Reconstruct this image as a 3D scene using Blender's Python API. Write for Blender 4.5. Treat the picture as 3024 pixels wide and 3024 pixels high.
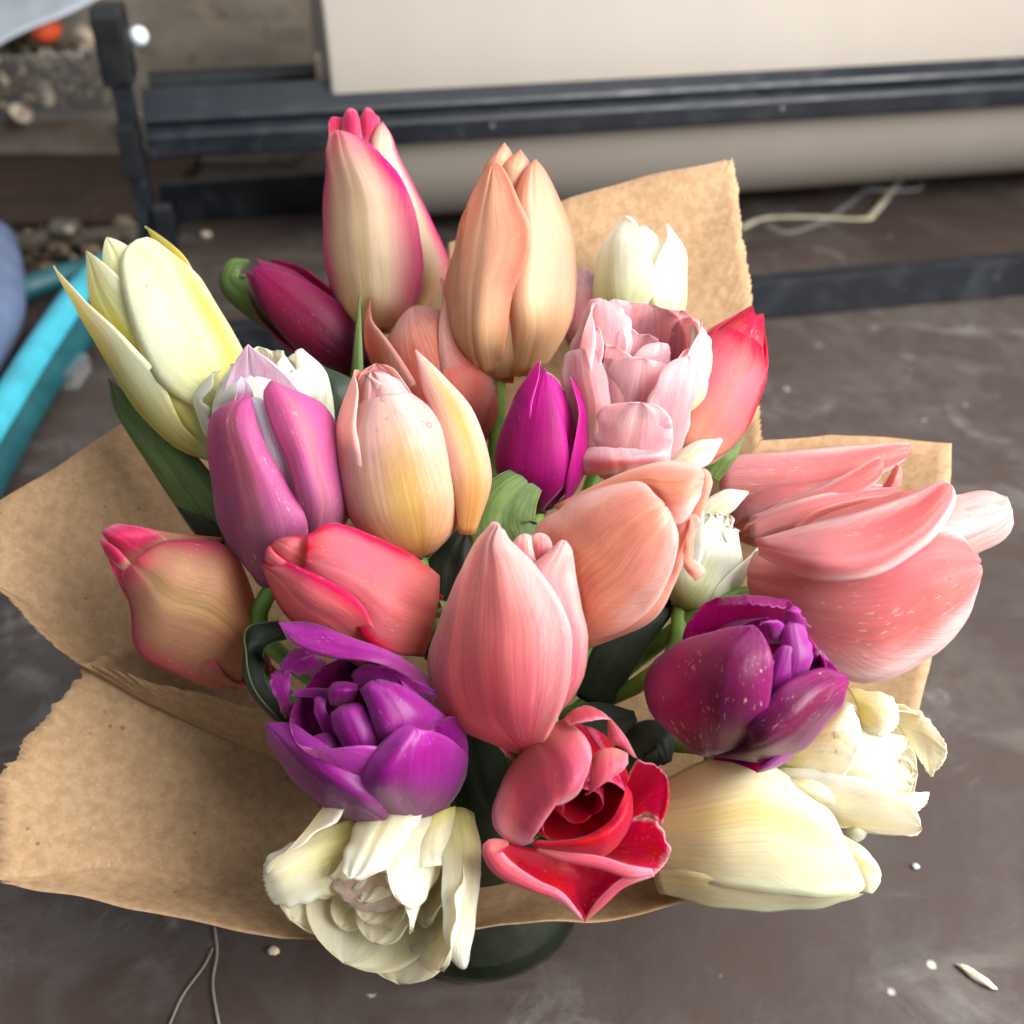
import bpy, bmesh, math, random
import numpy as np
from mathutils import Vector, Matrix, noise

for o in list(bpy.data.objects):
    bpy.data.objects.remove(o)
SC = bpy.context.scene
COL = SC.collection
S = 0.01                      # all lengths below are centimetres
rad = math.radians

# ------------------------------------------------------------------ camera
cam_d = bpy.data.cameras.new('camera')
cam = bpy.data.objects.new('camera', cam_d)
COL.objects.link(cam)
cam.location = (0, -0.2785, 0.405)
cam.rotation_euler = (rad(90 - 35), 0, 0)
cam_d.sensor_width = 36
cam_d.lens = 18 / math.tan(rad(25))
cam_d.clip_start = 0.01
cam_d.clip_end = 50
cam_d.dof.use_dof = True
cam_d.dof.focus_distance = 0.365
cam_d.dof.aperture_fstop = 9.0
SC.camera = cam

# ------------------------------------------------------------------ light
world = bpy.data.worlds.new('World')
SC.world = world
world.use_nodes = True
bg = world.node_tree.nodes['Background']
bg.inputs[0].default_value = (0.93, 0.96, 1.0, 1)
bg.inputs[1].default_value = 0.32
SC.view_settings.view_transform = 'Standard'
SC.view_settings.look = 'None'
SC.view_settings.gamma = 1
SC.view_settings.exposure = 0.42

def area(name, loc, target, sx, sy, power, col):
    d = bpy.data.lights.new(name, 'AREA')
    d.shape = 'RECTANGLE'
    d.size, d.size_y, d.energy, d.color = sx, sy, power, col
    o = bpy.data.objects.new(name, d)
    COL.objects.link(o)
    o.location = loc
    o.rotation_euler = (Vector(target) - Vector(loc)).to_track_quat('-Z', 'Y').to_euler()
    return o
area('window_light', (0.95, -0.38, 0.85), (0, 0.0, 0.16), 1.1, 0.95, 50, (1.0, 0.99, 0.97))
area('skylight', (0.35, 0.35, 1.6), (0, 0.1, 0.1), 1.6, 1.4, 14, (0.95, 0.97, 1.0))
SC.cycles.use_adaptive_sampling = True
SC.cycles.adaptive_threshold = 0.03
SC.cycles.adaptive_min_samples = 16
SC.cycles.max_bounces = 6
SC.cycles.diffuse_bounces = 3
SC.cycles.glossy_bounces = 3
SC.cycles.transmission_bounces = 6
SC.cycles.transparent_max_bounces = 8
SC.cycles.caustics_reflective = False
SC.cycles.caustics_refractive = False

# ------------------------------------------------------------------ node helpers
def lin(c):
    r = []
    for v in c[:3]:
        v = v / 255.0
        r.append(v / 12.92 if v <= 0.04045 else ((v + 0.055) / 1.055) ** 2.4)
    return (r[0], r[1], r[2], 1.0)

class NT:
    def __init__(self, name):
        self.mat = bpy.data.materials.new(name)
        self.mat.use_nodes = True
        self.t = self.mat.node_tree
        self.t.nodes.clear()
        self.out = self.t.nodes.new('ShaderNodeOutputMaterial')
    def n(self, typ, **kw):
        nd = self.t.nodes.new('ShaderNode' + typ)
        for k, v in kw.items():
            setattr(nd, k, v)
        return nd
    def set(self, inp, v):
        if isinstance(v, bpy.types.NodeSocket):
            self.t.links.new(v, inp)
        else:
            inp.default_value = v
    def m(self, op, a, b=0.0, c=0.0, clamp=False):
        nd = self.n('Math', operation=op, use_clamp=clamp)
        for i, v in enumerate((a, b, c)):
            self.set(nd.inputs[i], v)
        return nd.outputs[0]
    def ss(self, v, lo, hi, o0=0.0, o1=1.0):
        nd = self.n('MapRange', interpolation_type='SMOOTHSTEP')
        for i, x in enumerate((v, lo, hi, o0, o1)):
            self.set(nd.inputs[i], x)
        return nd.outputs[0]
    def mix(self, f, a, b, mode='MIX'):
        nd = self.n('Mix', data_type='RGBA', blend_type=mode)
        self.set(nd.inputs[0], f)
        self.set(nd.inputs[6], a)
        self.set(nd.inputs[7], b)
        return nd.outputs[2]
    def comb(self, x, y, z):
        nd = self.n('CombineXYZ')
        for i, v in enumerate((x, y, z)):
            self.set(nd.inputs[i], v)
        return nd.outputs[0]
    def noise(self, vec, scale=1.0, detail=2.0, rough=0.5, dist=0.0):
        nd = self.n('TexNoise')
        if vec is not None:
            self.set(nd.inputs['Vector'], vec)
        nd.inputs['Scale'].default_value = scale
        nd.inputs['Detail'].default_value = detail
        nd.inputs['Roughness'].default_value = rough
        nd.inputs['Distortion'].default_value = dist
        return nd.outputs['Fac']
    def bump(self, h, strength, dist=0.001):
        nd = self.n('Bump')
        nd.inputs['Strength'].default_value = strength
        nd.inputs['Distance'].default_value = dist
        self.set(nd.inputs['Height'], h)
        return nd.outputs[0]
    def bsdf(self, col, rough=0.5, spec=0.5, normal=None, **kw):
        nd = self.n('BsdfPrincipled')
        self.set(nd.inputs['Base Color'], col)
        self.set(nd.inputs['Roughness'], rough)
        self.set(nd.inputs['Specular IOR Level'], spec)
        if normal is not None:
            self.set(nd.inputs['Normal'], normal)
        for k, v in kw.items():
            self.set(nd.inputs[k], v)
        return nd.outputs[0]
    def done(self, sh):
        self.t.links.new(sh, self.out.inputs[0])
        return self.mat

def petal_mat(name, body, edge, base, rib=None, inside=None, e0=0.55, e1=1.0, tipw=1.0, bs=0.35, ribw=0.22, riba=0.6,
              streak=0.13, fleck=0.25, fleckcol=(250, 235, 225), trans=0.42, rough=0.5, inedge=None, stripe=0.0, ine0=0.45):
    """petal tissue: colour runs along (t) and across (u) the petal, with fine veins"""
    T = NT(name)
    at = T.n('Attribute', attribute_name='petal')
    sp = T.n('SeparateXYZ')
    T.set(sp.inputs[0], at.outputs['Vector'])
    u, t, side = sp.outputs
    au = T.m('ABSOLUTE', u)
    rnd = T.m('MULTIPLY', T.n('ObjectInfo').outputs['Random'], 37.0)
    vein1 = T.noise(T.comb(T.m('MULTIPLY', u, 34.0), T.m('MULTIPLY', t, 1.8), rnd), 1.0, 3.0, 0.6)
    c2 = T.m('SUBTRACT', t, T.m('MULTIPLY', T.m('POWER', au, 1.5), 0.42))
    vein2 = T.noise(T.comb(T.m('MULTIPLY', c2, 150.0), T.m('MULTIPLY', u, 3.0), rnd), 1.0, 2.0, 0.55)
    veins = T.m('ADD', T.m('MULTIPLY', vein1, T.ss(au, 0.25, 0.75, 1.0, 0.25)), T.m('MULTIPLY', vein2, T.ss(au, 0.25, 0.75, 0.0, 0.75)))
    blot = T.noise(T.comb(T.m('MULTIPLY', u, 1.6), T.m('MULTIPLY', t, 2.2), rnd), 1.0, 3.0, 0.55)
    em = T.m('MAXIMUM', au, T.m('MULTIPLY', T.m('SUBTRACT', t, 0.12), tipw * 1.13))
    em = T.m('ADD', em, T.m('MULTIPLY', T.m('SUBTRACT', blot, 0.5), 0.35))
    em = T.m('ADD', em, T.m('MULTIPLY', T.m('SUBTRACT', veins, 0.5), 0.28))
    col = T.mix(T.ss(em, e0, e1), lin(body), lin(edge))
    if rib:
        rm = T.m('MULTIPLY', T.ss(T.m('ADD', au, T.m('MULTIPLY', T.m('SUBTRACT', vein1, 0.5), 0.3)), 0.0, ribw, 1.0, 0.0), riba)
        rm = T.m('MULTIPLY', rm, T.ss(t, 0.55, 0.98, 1.0, 0.25))
        col = T.mix(rm, col, lin(rib))
    col = T.mix(T.ss(T.m('ADD', t, T.m('MULTIPLY', T.m('SUBTRACT', vein1, 0.5), 0.2)), 0.02, bs, 0.85, 0.0), col, lin(base))
    if inside:
        ic = lin(inside)
        if inedge:
            ic = T.mix(T.ss(em, ine0, 1.0), ic, lin(inedge))
        col = T.mix(side, col, ic)
    if stripe:
        sm = T.m('MULTIPLY', T.ss(vein2, 0.42, 0.6), T.m('MULTIPLY', T.ss(au, 0.15, 0.5), stripe))
        col = T.mix(T.m('MULTIPLY', sm, side), col, lin(body))
    # veins darken and lighten a little
    dv = T.ss(veins, 0.3, 0.7, 1.0 - streak, 1.0 + streak * 0.35)
    hsv = T.n('HueSaturation')
    T.set(hsv.inputs['Color'], col)
    T.set(hsv.inputs['Value'], T.m('MULTIPLY', dv, T.ss(blot, 0.2, 0.8, 0.88, 1.06)))
    hsv.inputs['Saturation'].default_value = 1.1
    T.set(hsv.inputs['Hue'], T.m('ADD', 0.5, T.m('MULTIPLY', T.m('SUBTRACT', blot, 0.5), 0.035)))
    col = hsv.outputs[0]
    if fleck:
        fl = T.noise(T.comb(T.m('MULTIPLY', u, 26.0), T.m('MULTIPLY', t, 22.0), rnd), 1.0, 2.0, 0.6)
        fm = T.m('MULTIPLY', T.ss(fl, 0.63, 0.70), T.ss(T.noise(T.comb(u, T.m('MULTIPLY', t, 2.0), T.m('ADD', rnd, 5.0)), 2.0), 0.5, 0.65, 0.1, 1.0))
        col = T.mix(T.m('MULTIPLY', fm, fleck), col, lin(fleckcol))
    br = T.noise(T.comb(T.m('MULTIPLY', u, 5.0), T.m('MULTIPLY', t, 7.0), T.m('ADD', rnd, 11.0)), 1.0, 5.0, 0.65, 0.4)
    col = T.mix(T.ss(br, 0.58, 0.8, 0.0, 0.16), col, lin(tuple(int(c * 0.72) for c in base)))
    col = T.mix(T.ss(br, 0.22, 0.4, 0.12, 0.0), col, lin(edge))
    rip = T.noise(T.comb(T.m('MULTIPLY', u, 7.0), T.m('MULTIPLY', t, 1.3), T.m('ADD', rnd, 3.0)), 1.0, 2.0, 0.5)
    nrm = T.bump(T.m('ADD', T.m('MULTIPLY', veins, 0.16), T.m('ADD', T.m('MULTIPLY', rip, 0.40), T.m('MULTIPLY', br, 0.35))), 0.4, 0.001)
    b = T.bsdf(col, T.ss(veins, 0.3, 0.7, rough - 0.06, rough + 0.1), 0.28, nrm, **{'Sheen Weight': 0.1, 'Sheen Roughness': 0.4, 'Subsurface Weight': 0.55, 'Subsurface Radius': (1.0, 0.55, 0.45), 'Subsurface Scale': 0.004})
    tr = T.n('BsdfTranslucent')
    hs2 = T.n('HueSaturation')
    T.set(hs2.inputs['Color'], col)
    hs2.inputs['Saturation'].default_value = 1.15
    T.set(tr.inputs[0], hs2.outputs[0])
    T.set(tr.inputs[1], nrm)
    mx = T.n('MixShader')
    mx.inputs[0].default_value = trans
    T.t.links.new(b, mx.inputs[1])
    T.t.links.new(tr.outputs[0], mx.inputs[2])
    return T.done(mx.outputs[0])

M = {}
M['pinkcream'] = petal_mat('petal_pink_cream', (244, 220, 186), (226, 66, 134), (242, 212, 160), (238, 214, 162), (242, 170, 190), e0=0.34, e1=1.08, tipw=0.85, riba=0.7, bs=0.3)
M['peach'] = petal_mat('petal_peach', (247, 188, 160), (246, 158, 134), (240, 200, 148), (244, 214, 172), (234, 124, 100), e0=0.5, e1=1.05, bs=0.4, ribw=0.4, riba=.45)
M['peachpink'] = petal_mat('petal_peach_blush', (238, 190, 158), (247, 196, 188), (224, 160, 105), (206, 168, 98), (240, 170, 150), e0=0.35, e1=0.9, bs=0.5, ribw=0.42, riba=0.8)
M['mauve'] = petal_mat('petal_mauve', (200, 104, 148), (218, 106, 158), (152, 104, 128), (208, 132, 134), (226, 194, 220), inedge=(246, 236, 248), stripe=0.55, e0=0.5, bs=0.45, ribw=0.4, fleck=0.75, fleckcol=(222, 200, 140))
M['palepink'] = petal_mat('petal_pale_pink', (236, 158, 156), (249, 214, 205), (206, 78, 104), (226, 128, 132), (236, 160, 160), e0=0.35, e1=1.0, tipw=0.75, bs=0.75, ribw=0.3)
M['coral'] = petal_mat('petal_coral', (228, 122, 130), (230, 50, 88), (224, 128, 120), (230, 136, 136), (224, 60, 84), e0=0.62, e1=1.0, tipw=0.85, bs=0.4)
M['coralred'] = petal_mat('petal_coral_red', (238, 128, 134), (212, 44, 72), (240, 176, 146), (238, 132, 124), (206, 34, 56), e0=0.55, e1=1.0, tipw=1.0, bs=0.55)
M['rosegreen'] = petal_mat('petal_rose_olive', (216, 160, 130), (214, 54, 106), (190, 132, 98), (204, 172, 122), (224, 120, 150), e0=0.46, e1=1.12, tipw=0.95, bs=0.45, ribw=0.3, fleck=0.3)
M['salmon'] = petal_mat('petal_salmon', (241, 164, 146), (248, 204, 192), (236, 158, 134), (240, 158, 128), (240, 156, 140), e0=0.45, e1=1.0, tipw=0.7, bs=0.5, ribw=0.4)
M['bigpink'] = petal_mat('petal_rose_pink', (230, 128, 128), (249, 216, 212), (226, 158, 160), (224, 112, 112), (234, 150, 145), e0=0.5, e1=1.0, tipw=0.6, bs=0.6, ribw=0.5, fleck=0.35)
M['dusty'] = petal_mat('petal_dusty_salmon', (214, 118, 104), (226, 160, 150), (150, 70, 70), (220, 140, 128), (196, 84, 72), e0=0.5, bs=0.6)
M['purple'] = petal_mat('petal_violet', (136, 46, 118), (170, 72, 150), (122, 64, 102), (126, 40, 106), (108, 20, 88), e0=0.45, bs=0.4, rough=0.34, fleck=0.25, trans=0.24)
M['darkpurple'] = petal_mat('petal_plum', (100, 32, 66), (128, 44, 94), (82, 28, 54), (112, 42, 64), (122, 28, 92), e0=0.45, bs=0.45, rough=0.34, fleck=0.7, fleckcol=(226, 180, 150), trans=0.22)
M['redpink'] = petal_mat('petal_rose_red', (226, 112, 128), (244, 166, 184), (216, 130, 122), (220, 104, 118), (206, 16, 48), inedge=(240, 150, 170), ine0=0.82, e0=0.6, e1=1.05, bs=0.35)
M['yellow'] = petal_mat('petal_pale_yellow', (246, 240, 176), (249, 250, 222), (242, 224, 130), (240, 218, 90), (242, 228, 124), e0=0.3, e1=0.85, tipw=0.6, ribw=0.3, riba=0.75, bs=0.5, fleck=0.1, streak=0.08)
M['cream'] = petal_mat('petal_cream', (246, 228, 192), (240, 242, 206), (240, 206, 160), (232, 196, 112), (244, 232, 180), e0=0.5, e1=1.0, tipw=0.9, ribw=0.4, bs=0.5, fleck=0.08, streak=0.08)
M['white'] = petal_mat('petal_white', (250, 249, 232), (253, 253, 249), (214, 220, 140), (222, 226, 160), (244, 240, 220), e0=0.35, e1=0.9, ribw=0.25, riba=0.5, bs=0.55, fleck=0.08, streak=0.08, trans=.62)
M['ivory'] = petal_mat('petal_ivory', (252, 245, 222), (253, 253, 246), (246, 236, 160), (246, 238, 166), (252, 243, 218), e0=0.45, e1=0.95, ribw=0.2, riba=0.45, bs=0.45, fleck=0.08, streak=0.08, trans=.62)
M['doublepink'] = petal_mat('petal_soft_pink', (248, 186, 192), (253, 230, 230), (248, 214, 190), (246, 198, 188), (244, 142, 156), inedge=(252, 214, 218), e0=0.42, e1=0.95, bs=0.4, fleck=0.15, trans=.62)
M['redin'] = petal_mat('petal_deep_red', (212, 22, 56), (238, 120, 150), (196, 14, 44), None, (206, 16, 48), e0=.8, e1=1.0, tipw=.95, bs=.3, fleck=0)
M['blushivory'] = petal_mat('petal_blush_ivory', (250, 222, 206), (253, 246, 236), (244, 206, 190), None, (248, 216, 200), e0=.55, e1=1.0, bs=.4, fleck=.05, streak=.08, trans=.62)
M['pinktip'] = petal_mat('petal_pink_tip', (232, 92, 124), (240, 130, 150), (240, 206, 170), None, (226, 70, 110), e0=.7, bs=.3)
M['mauvewhite'] = petal_mat('petal_striped_white', (238, 214, 232), (248, 240, 250), (170, 100, 140), None, (240, 226, 240), e0=.2, e1=.8, streak=.35, bs=.5, fleck=0)
M['maroon'] = petal_mat('petal_maroon', (112, 34, 62), (132, 36, 78), (74, 22, 40), None, (96, 20, 50), bs=0.5, fleck=0.1, trans=0.2)
M['magenta'] = petal_mat('petal_magenta', (164, 40, 110), (202, 66, 142), (110, 34, 78), (156, 44, 104), (232, 210, 232), stripe=0.5, e0=0.55, bs=0.5, fleck=0.1)

def leaf_mat(name, c1, c2, edge):
    T = NT(name)
    at = T.n('Attribute', attribute_name='petal')
    sp = T.n('SeparateXYZ')
    T.set(sp.inputs[0], at.outputs['Vector'])
    u, t, side = sp.outputs
    au = T.m('ABSOLUTE', u)
    rnd = T.m('MULTIPLY', T.n('ObjectInfo').outputs['Random'], 37.0)
    v = T.noise(T.comb(T.m('MULTIPLY', u, 34.0), T.m('MULTIPLY', t, 2.0), rnd), 1.0, 3.0, 0.6)
    bl = T.noise(T.comb(T.m('MULTIPLY', u, 2.0), T.m('MULTIPLY', t, 4.0), rnd), 1.0, 4.0, 0.6)
    col = T.mix(T.ss(T.m('ADD', v, T.m('MULTIPLY', T.m('SUBTRACT', bl, 0.5), 0.9)), 0.3, 0.75), lin(c1), lin(c2))
    col = T.mix(T.ss(au, 0.9, 1.0, 0.0, 0.7), col, lin(edge))
    nrm = T.bump(v, 0.4, 0.0006)
    b = T.bsdf(col, 0.42, 0.4, nrm)
    tr = T.n('BsdfTranslucent')
    T.set(tr.inputs[0], col)
    mx = T.n('MixShader')
    mx.inputs[0].default_value = 0.18
    T.t.links.new(b, mx.inputs[1])
    T.t.links.new(tr.outputs[0], mx.inputs[2])
    return T.done(mx.outputs[0])
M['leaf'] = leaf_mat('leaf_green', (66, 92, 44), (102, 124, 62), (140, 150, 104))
M['leafshade'] = leaf_mat('leaf_shade_green', (30, 42, 30), (48, 62, 42), (100, 112, 84))  # leaf green darkened to paint deep shade between the flowers

def stem_mat():
    T = NT('stem_green')
    co = T.n('TexCoord').outputs['Object']
    v = T.noise(co, 90.0, 3.0)
    col = T.mix(T.ss(v, 0.3, 0.7), lin((84, 124, 52)), lin((116, 156, 70)))
    return T.done(T.bsdf(col, 0.45, 0.4, T.bump(v, 0.2, 0.0005)))
M['stem'] = stem_mat()

# ------------------------------------------------------------------ mesh helpers
def link(o, parent=None):
    COL.objects.link(o)
    if parent is not None:
        o.parent = parent
    return o

def tag(o, label, cat, group=None, kind=None):
    if label:
        o['label'] = label
    if cat:
        o['category'] = cat
    if group:
        o['group'] = group
    if kind:
        o['kind'] = kind
    return o

def empty(name, loc):
    o = bpy.data.objects.new(name, None)
    o.empty_display_size = 0.02
    COL.objects.link(o)
    o.location = Vector(loc) * S
    return o

def mesh_obj(name, verts, faces, mat, parent=None, origin=(0, 0, 0), smooth=True, attr=None):
    """verts in cm, world; the object sits at origin (cm) or at its parent's origin"""
    if parent is not None:
        origin = tuple(parent.location / S)
        pp = parent.parent
        while pp is not None:
            origin = tuple(np.array(origin) + np.array(pp.location / S))
            pp = pp.parent
    v = (np.asarray(verts, dtype=float) - np.array(origin)) * S
    me = bpy.data.meshes.new(name)
    me.from_pydata(v.tolist(), [], faces)
    if smooth:
        me.polygons.foreach_set('use_smooth', [True] * len(me.polygons))
    if attr is not None:
        a = me.attributes.new('petal', 'FLOAT_VECTOR', 'POINT')
        a.data.foreach_set('vector', np.asarray(attr, dtype=np.float32).ravel())
    if mat is not None:
        me.materials.append(mat)
    me.update()
    o = bpy.data.objects.new(name, me)
    COL.objects.link(o)
    if parent is not None:
        o.parent = parent
    else:
        o.location = Vector(origin) * S
    return o

def pchip(xs, ys, x):
    xs = np.array(xs, float); ys = np.array(ys, float)
    h = np.diff(xs); d = np.diff(ys) / h
    m = np.zeros_like(ys)
    m[0], m[-1] = d[0], d[-1]
    for i in range(1, len(xs) - 1):
        if d[i - 1] * d[i] > 0:
            w1 = 2 * h[i] + h[i - 1]; w2 = h[i] + 2 * h[i - 1]
            m[i] = (w1 + w2) / (w1 / d[i - 1] + w2 / d[i])
    i = np.clip(np.searchsorted(xs, x) - 1, 0, len(xs) - 2)
    s = (x - xs[i]) / h[i]
    return ((2*s**3 - 3*s**2 + 1) * ys[i] + (s**3 - 2*s**2 + s) * h[i] * m[i] + (-2*s**3 + 3*s**2) * ys[i + 1] + (s**3 - s**2) * h[i] * m[i + 1])

def catmull(pts, n):
    p = np.array(pts, float)
    p = np.vstack([2 * p[0] - p[1], p, 2 * p[-1] - p[-2]])
    k = len(p) - 3
    out = []
    for s in np.linspace(0, k, n):
        i = min(int(s), k - 1); f = s - i
        a, b, c, d = p[i], p[i + 1], p[i + 2], p[i + 3]
        out.append(0.5 * (2*b + (c - a) * f + (2*a - 5*b + 4*c - d) * f*f + (3*b - a - 3*c + d) * f**3))
    return np.array(out)

def smooth01(x):
    x = np.clip(x, 0, 1)
    return x * x * (3 - 2 * x)

def shell(name, G, mat, parent, thick, U, Tt, flip=False):
    """two skins and a rim from a grid of points G[t][u] (cm, world); outer skin is G"""
    nt, nu = G.shape[:2]
    du = np.gradient(G, axis=1); dt = np.gradient(G, axis=0)
    N = np.cross(du, dt)
    N /= (np.linalg.norm(N, axis=2, keepdims=True) + 1e-9)
    if flip:
        N = -N
    au = np.abs(U)
    th = thick * (1 - 0.55 * au ** 4) * (1 - 0.45 * Tt ** 5)
    G2 = G - N * th[..., None]
    v = np.concatenate([G.reshape(-1, 3), G2.reshape(-1, 3)])
    n = nt * nu
    f = []
    idx = np.arange(n).reshape(nt, nu)
    a, b, c, d = idx[:-1, :-1], idx[:-1, 1:], idx[1:, 1:], idx[1:, :-1]
    q = np.stack([a, b, c, d], -1).reshape(-1, 4)
    if flip:
        q = q[:, ::-1]
    f = np.concatenate([q, q[:, ::-1] + n]).tolist()
    ring = list(idx[0, :]) + list(idx[1:, -1]) + list(idx[-1, -2::-1]) + list(idx[-2:0:-1, 0])
    for i in range(len(ring)):
        p, r = int(ring[i]), int(ring[(i + 1) % len(ring)])
        f.append([p, p + n, r + n, r] if not flip else [r, r + n, p + n, p])
    at = np.zeros((2 * n, 3), np.float32)
    at[:n, 0] = U.ravel(); at[n:, 0] = U.ravel()
    at[:n, 1] = Tt.ravel(); at[n:, 1] = Tt.ravel()
    at[n:, 2] = 1.0
    return mesh_obj(name, v, f, mat, parent, attr=at)

def wob(G, amp, scale, seed, weight=None):
    if amp <= 0:
        return G
    off = Vector((seed * 3.17, seed * 1.31, seed * 7.7))
    flat = G.reshape(-1, 3)
    d = np.array([noise.noise_vector(Vector(p) * scale + off) for p in flat]).reshape(G.shape)
    if weight is not None:
        d = d * weight[..., None]
    return G + d * amp

class Flower:
    def __init__(self, name, base, tip, front, R, mat, label, cat='tulip', group='tulips in the bouquet'):
        self.b = np.array(base, float)
        ax = np.array(tip, float) - self.b
        self.H = float(np.linalg.norm(ax))
        self.a = ax / self.H
        f = np.array(front, float)
        f = f - self.a * (f @ self.a)
        self.f = f / np.linalg.norm(f)
        self.r = np.cross(self.a, self.f)
        self.R = R
        self.mat = mat
        self.root = tag(empty(name, base), label, cat, group)
        self.k = 0
        self.seed = sum(ord(c) for c in label) % 997
    def petal(self, th, h=1.0, r=1.0, w=1.0, tip=0.2, rho=1.0, belly=0.42, a=3.2, b=0.75, lean=0.0, curl=(0, 0), curl0=0.6,
              ruff=0.0, rf=5.0, crease=0.02, wb=0.02, tc=0.0, z0=0.0, mat=None, side=0.0, thick=0.034, nib=0.0, nu=19, nt=26, skew=0.0, r0=0.10, mid=None, rise=0.4):
        self.k += 1
        R, H = self.R, self.H
        sd = self.seed + self.k * 7.3
        s = np.linspace(0, 1, nt)
        t = 1 - (1 - s) ** 1.35
        prof = pchip([0, 0.06, 0.18, belly, belly + (1 - belly) * 0.55, 1.0], [r0, 0.45, 0.80, 1.0, mid if mid else (min(1.0, 0.5 * (1 + tip) + 0.18) if tip < 1 else 1 + 0.45 * (tip - 1)), tip], t) * R * r
        z = H * h * t + z0 * R
        # tip curl (outwards positive)
        prof = prof + tc * R * np.clip((t - 0.75) / 0.25, 0, 1) ** 2
        W = w * R * 1.2 * (0.25 + 0.75 * smooth01(t / rise)) * np.maximum((1 - t ** a), 0) ** b
        W = np.maximum(W, 0.012 * R)
        if nib:
            W = np.maximum(W, 0.05 * R * smooth01((1 - t) / 0.04)) ; z = z + nib * R * smooth01((t - 0.93) / 0.07)
        us = np.linspace(-1, 1, nu)
        U, Tt = np.meshgrid(us, t)
        rho_ = np.maximum(prof * rho, 0.38 * R * max(rho, 0.6))
        psi = np.clip(W[:, None] * U / rho_[:, None], -2.7, 2.7)
        lat = rho_[:, None] * np.sin(psi) + skew * R * (Tt ** 2)
        rd = prof[:, None] - rho_[:, None] * (1 - np.cos(psi))
        g = smooth01(Tt / 0.35)
        for sgn, cv in ((-1, curl[0]), (1, curl[1])):
            if cv:
                e = np.clip((U * sgn - curl0) / (1 - curl0), 0, 1)
                rd = rd + cv * R * e ** 2 * g
        if ruff:
            ph = sd
            rd = rd + ruff * R * (np.sin(rf * Tt * 6.28 + ph + 2.0 * U) * np.abs(U) ** 2.5 + 0.6 * np.sin(rf * 2.0 * U + ph) * Tt ** 4) * smooth01(Tt / 0.3)
        rd = rd - crease * R * np.exp(-(U / 0.07) ** 2) * smooth01(Tt / 0.15)
        zz = np.repeat(z[:, None], nu, 1)
        if lean:
            ca, sa = math.cos(rad(lean)), math.sin(rad(lean))
            r0_ = 0.15 * R
            rr = rd - r0_
            rd, zz = r0_ + rr * ca + zz * sa, -rr * sa + zz * ca
        tr = rad(th)
        er = math.cos(tr) * self.f + math.sin(tr) * self.r
        et = -math.sin(tr) * self.f + math.cos(tr) * self.r
        if side:
            lat = lat + side * R * Tt
        G = self.b + rd[..., None] * er + lat[..., None] * et + zz[..., None] * self.a
        G = wob(G, wb * R, 0.55 / max(R, 1) * 2.2, sd, smooth01(Tt / 0.25))
        self.G = G
        return shell('petal', G, M[mat or self.mat], self.root, thick, U, Tt)
    def ribbon(self, pts, widths, normal, cup=1.2, name='petal', mat=None, thick=0.034, roll=(0, 0), ruff=0.0, rf=3.0, wb=0.02, nt=30, nu=17, crease=0.02):
        """free petal or leaf along a curve; normal = side that bulges"""
        self.k += 1
        c = catmull(pts, nt)
        t = np.linspace(0, 1, nt)
        W = pchip(np.linspace(0, 1, len(widths)), widths, t)
        T = np.gradient(c, axis=0); T /= np.linalg.norm(T, axis=1, keepdims=True)
        if np.ndim(normal) == 1:
            normal = [normal, normal]
        Nn = catmull(normal, nt) if len(normal) > 2 else np.array(normal[0])[None] * (1 - t[:, None]) + np.array(normal[1])[None] * t[:, None]
        N = Nn - T * np.sum(Nn * T, 1, keepdims=True)
        N /= np.linalg.norm(N, axis=1, keepdims=True)
        B = np.cross(T, N)
        us = np.linspace(-1, 1, nu)
        U, Tt = np.meshgrid(us, t)
        if np.ndim(cup) == 0:
            cup = [cup, cup]
        cp = np.interp(t, np.linspace(0, 1, len(cup)), cup)
        rho = np.maximum(W, 0.02) * cp
        psi = (W / rho)[:, None] * U
        lat = rho[:, None] * np.sin(psi)
        nn = -rho[:, None] * (1 - np.cos(psi))
        for sgn, cv in ((-1, roll[0]), (1, roll[1])):
            if cv:
                e = np.clip((U * sgn - 0.5) / 0.5, 0, 1)
                nn = nn + cv * W[:, None] * e ** 2
                lat = lat - sgn * abs(cv) * 0.3 * W[:, None] * e ** 2
        if ruff:
            nn = nn + ruff * np.max(W) * np.sin(rf * 6.28 * Tt + self.k + 2 * U) * np.abs(U) ** 2
        nn = nn - crease * np.max(W) * np.exp(-(U / 0.08) ** 2)
        G = c[:, None, :] + lat[..., None] * B[:, None, :] + nn[..., None] * N[:, None, :]
        G = wob(G, wb * np.max(W), 0.8, self.seed + self.k)
        self.G = G
        return shell(name, G, M[mat or self.mat], self.root, thick, U, Tt)
    def patch(self, rows, mat=None, inside=False, wb=0.03, rag=0.0, ruff=0.0, rf=4.0, thick=0.03, nt=26, nu=21, crease=0.015, lift=(0, 0), bow=0.30):
        """one freely bent petal: rows of (left, middle, right) points from its base to its tip"""
        self.k += 1
        A = np.array(rows, float)
        mid = (A[:, 0] + A[:, 2]) / 2                      # keep the cross bow of the petal shallow
        wv = A[:, 2] - A[:, 0]
        wn = np.linalg.norm(wv, axis=1) + 1e-6
        bv = A[:, 1] - mid
        al = (np.sum(bv * wv, 1) / wn ** 2)[:, None] * wv
        pv = bv - al
        pn = np.linalg.norm(pv, axis=1) + 1e-6
        A[:, 1] = mid + al + pv * np.minimum(1.0, bow * wn / pn)[:, None]
        Lc, Cc, Rc = (catmull(A[:, i], nt) for i in range(3))
        us = np.linspace(-1, 1, nu); t = np.linspace(0, 1, nt)
        U, Tt = np.meshgrid(us, t)
        ue = np.sin(us * math.pi / 2) * 0.35 + us * 0.65
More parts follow.
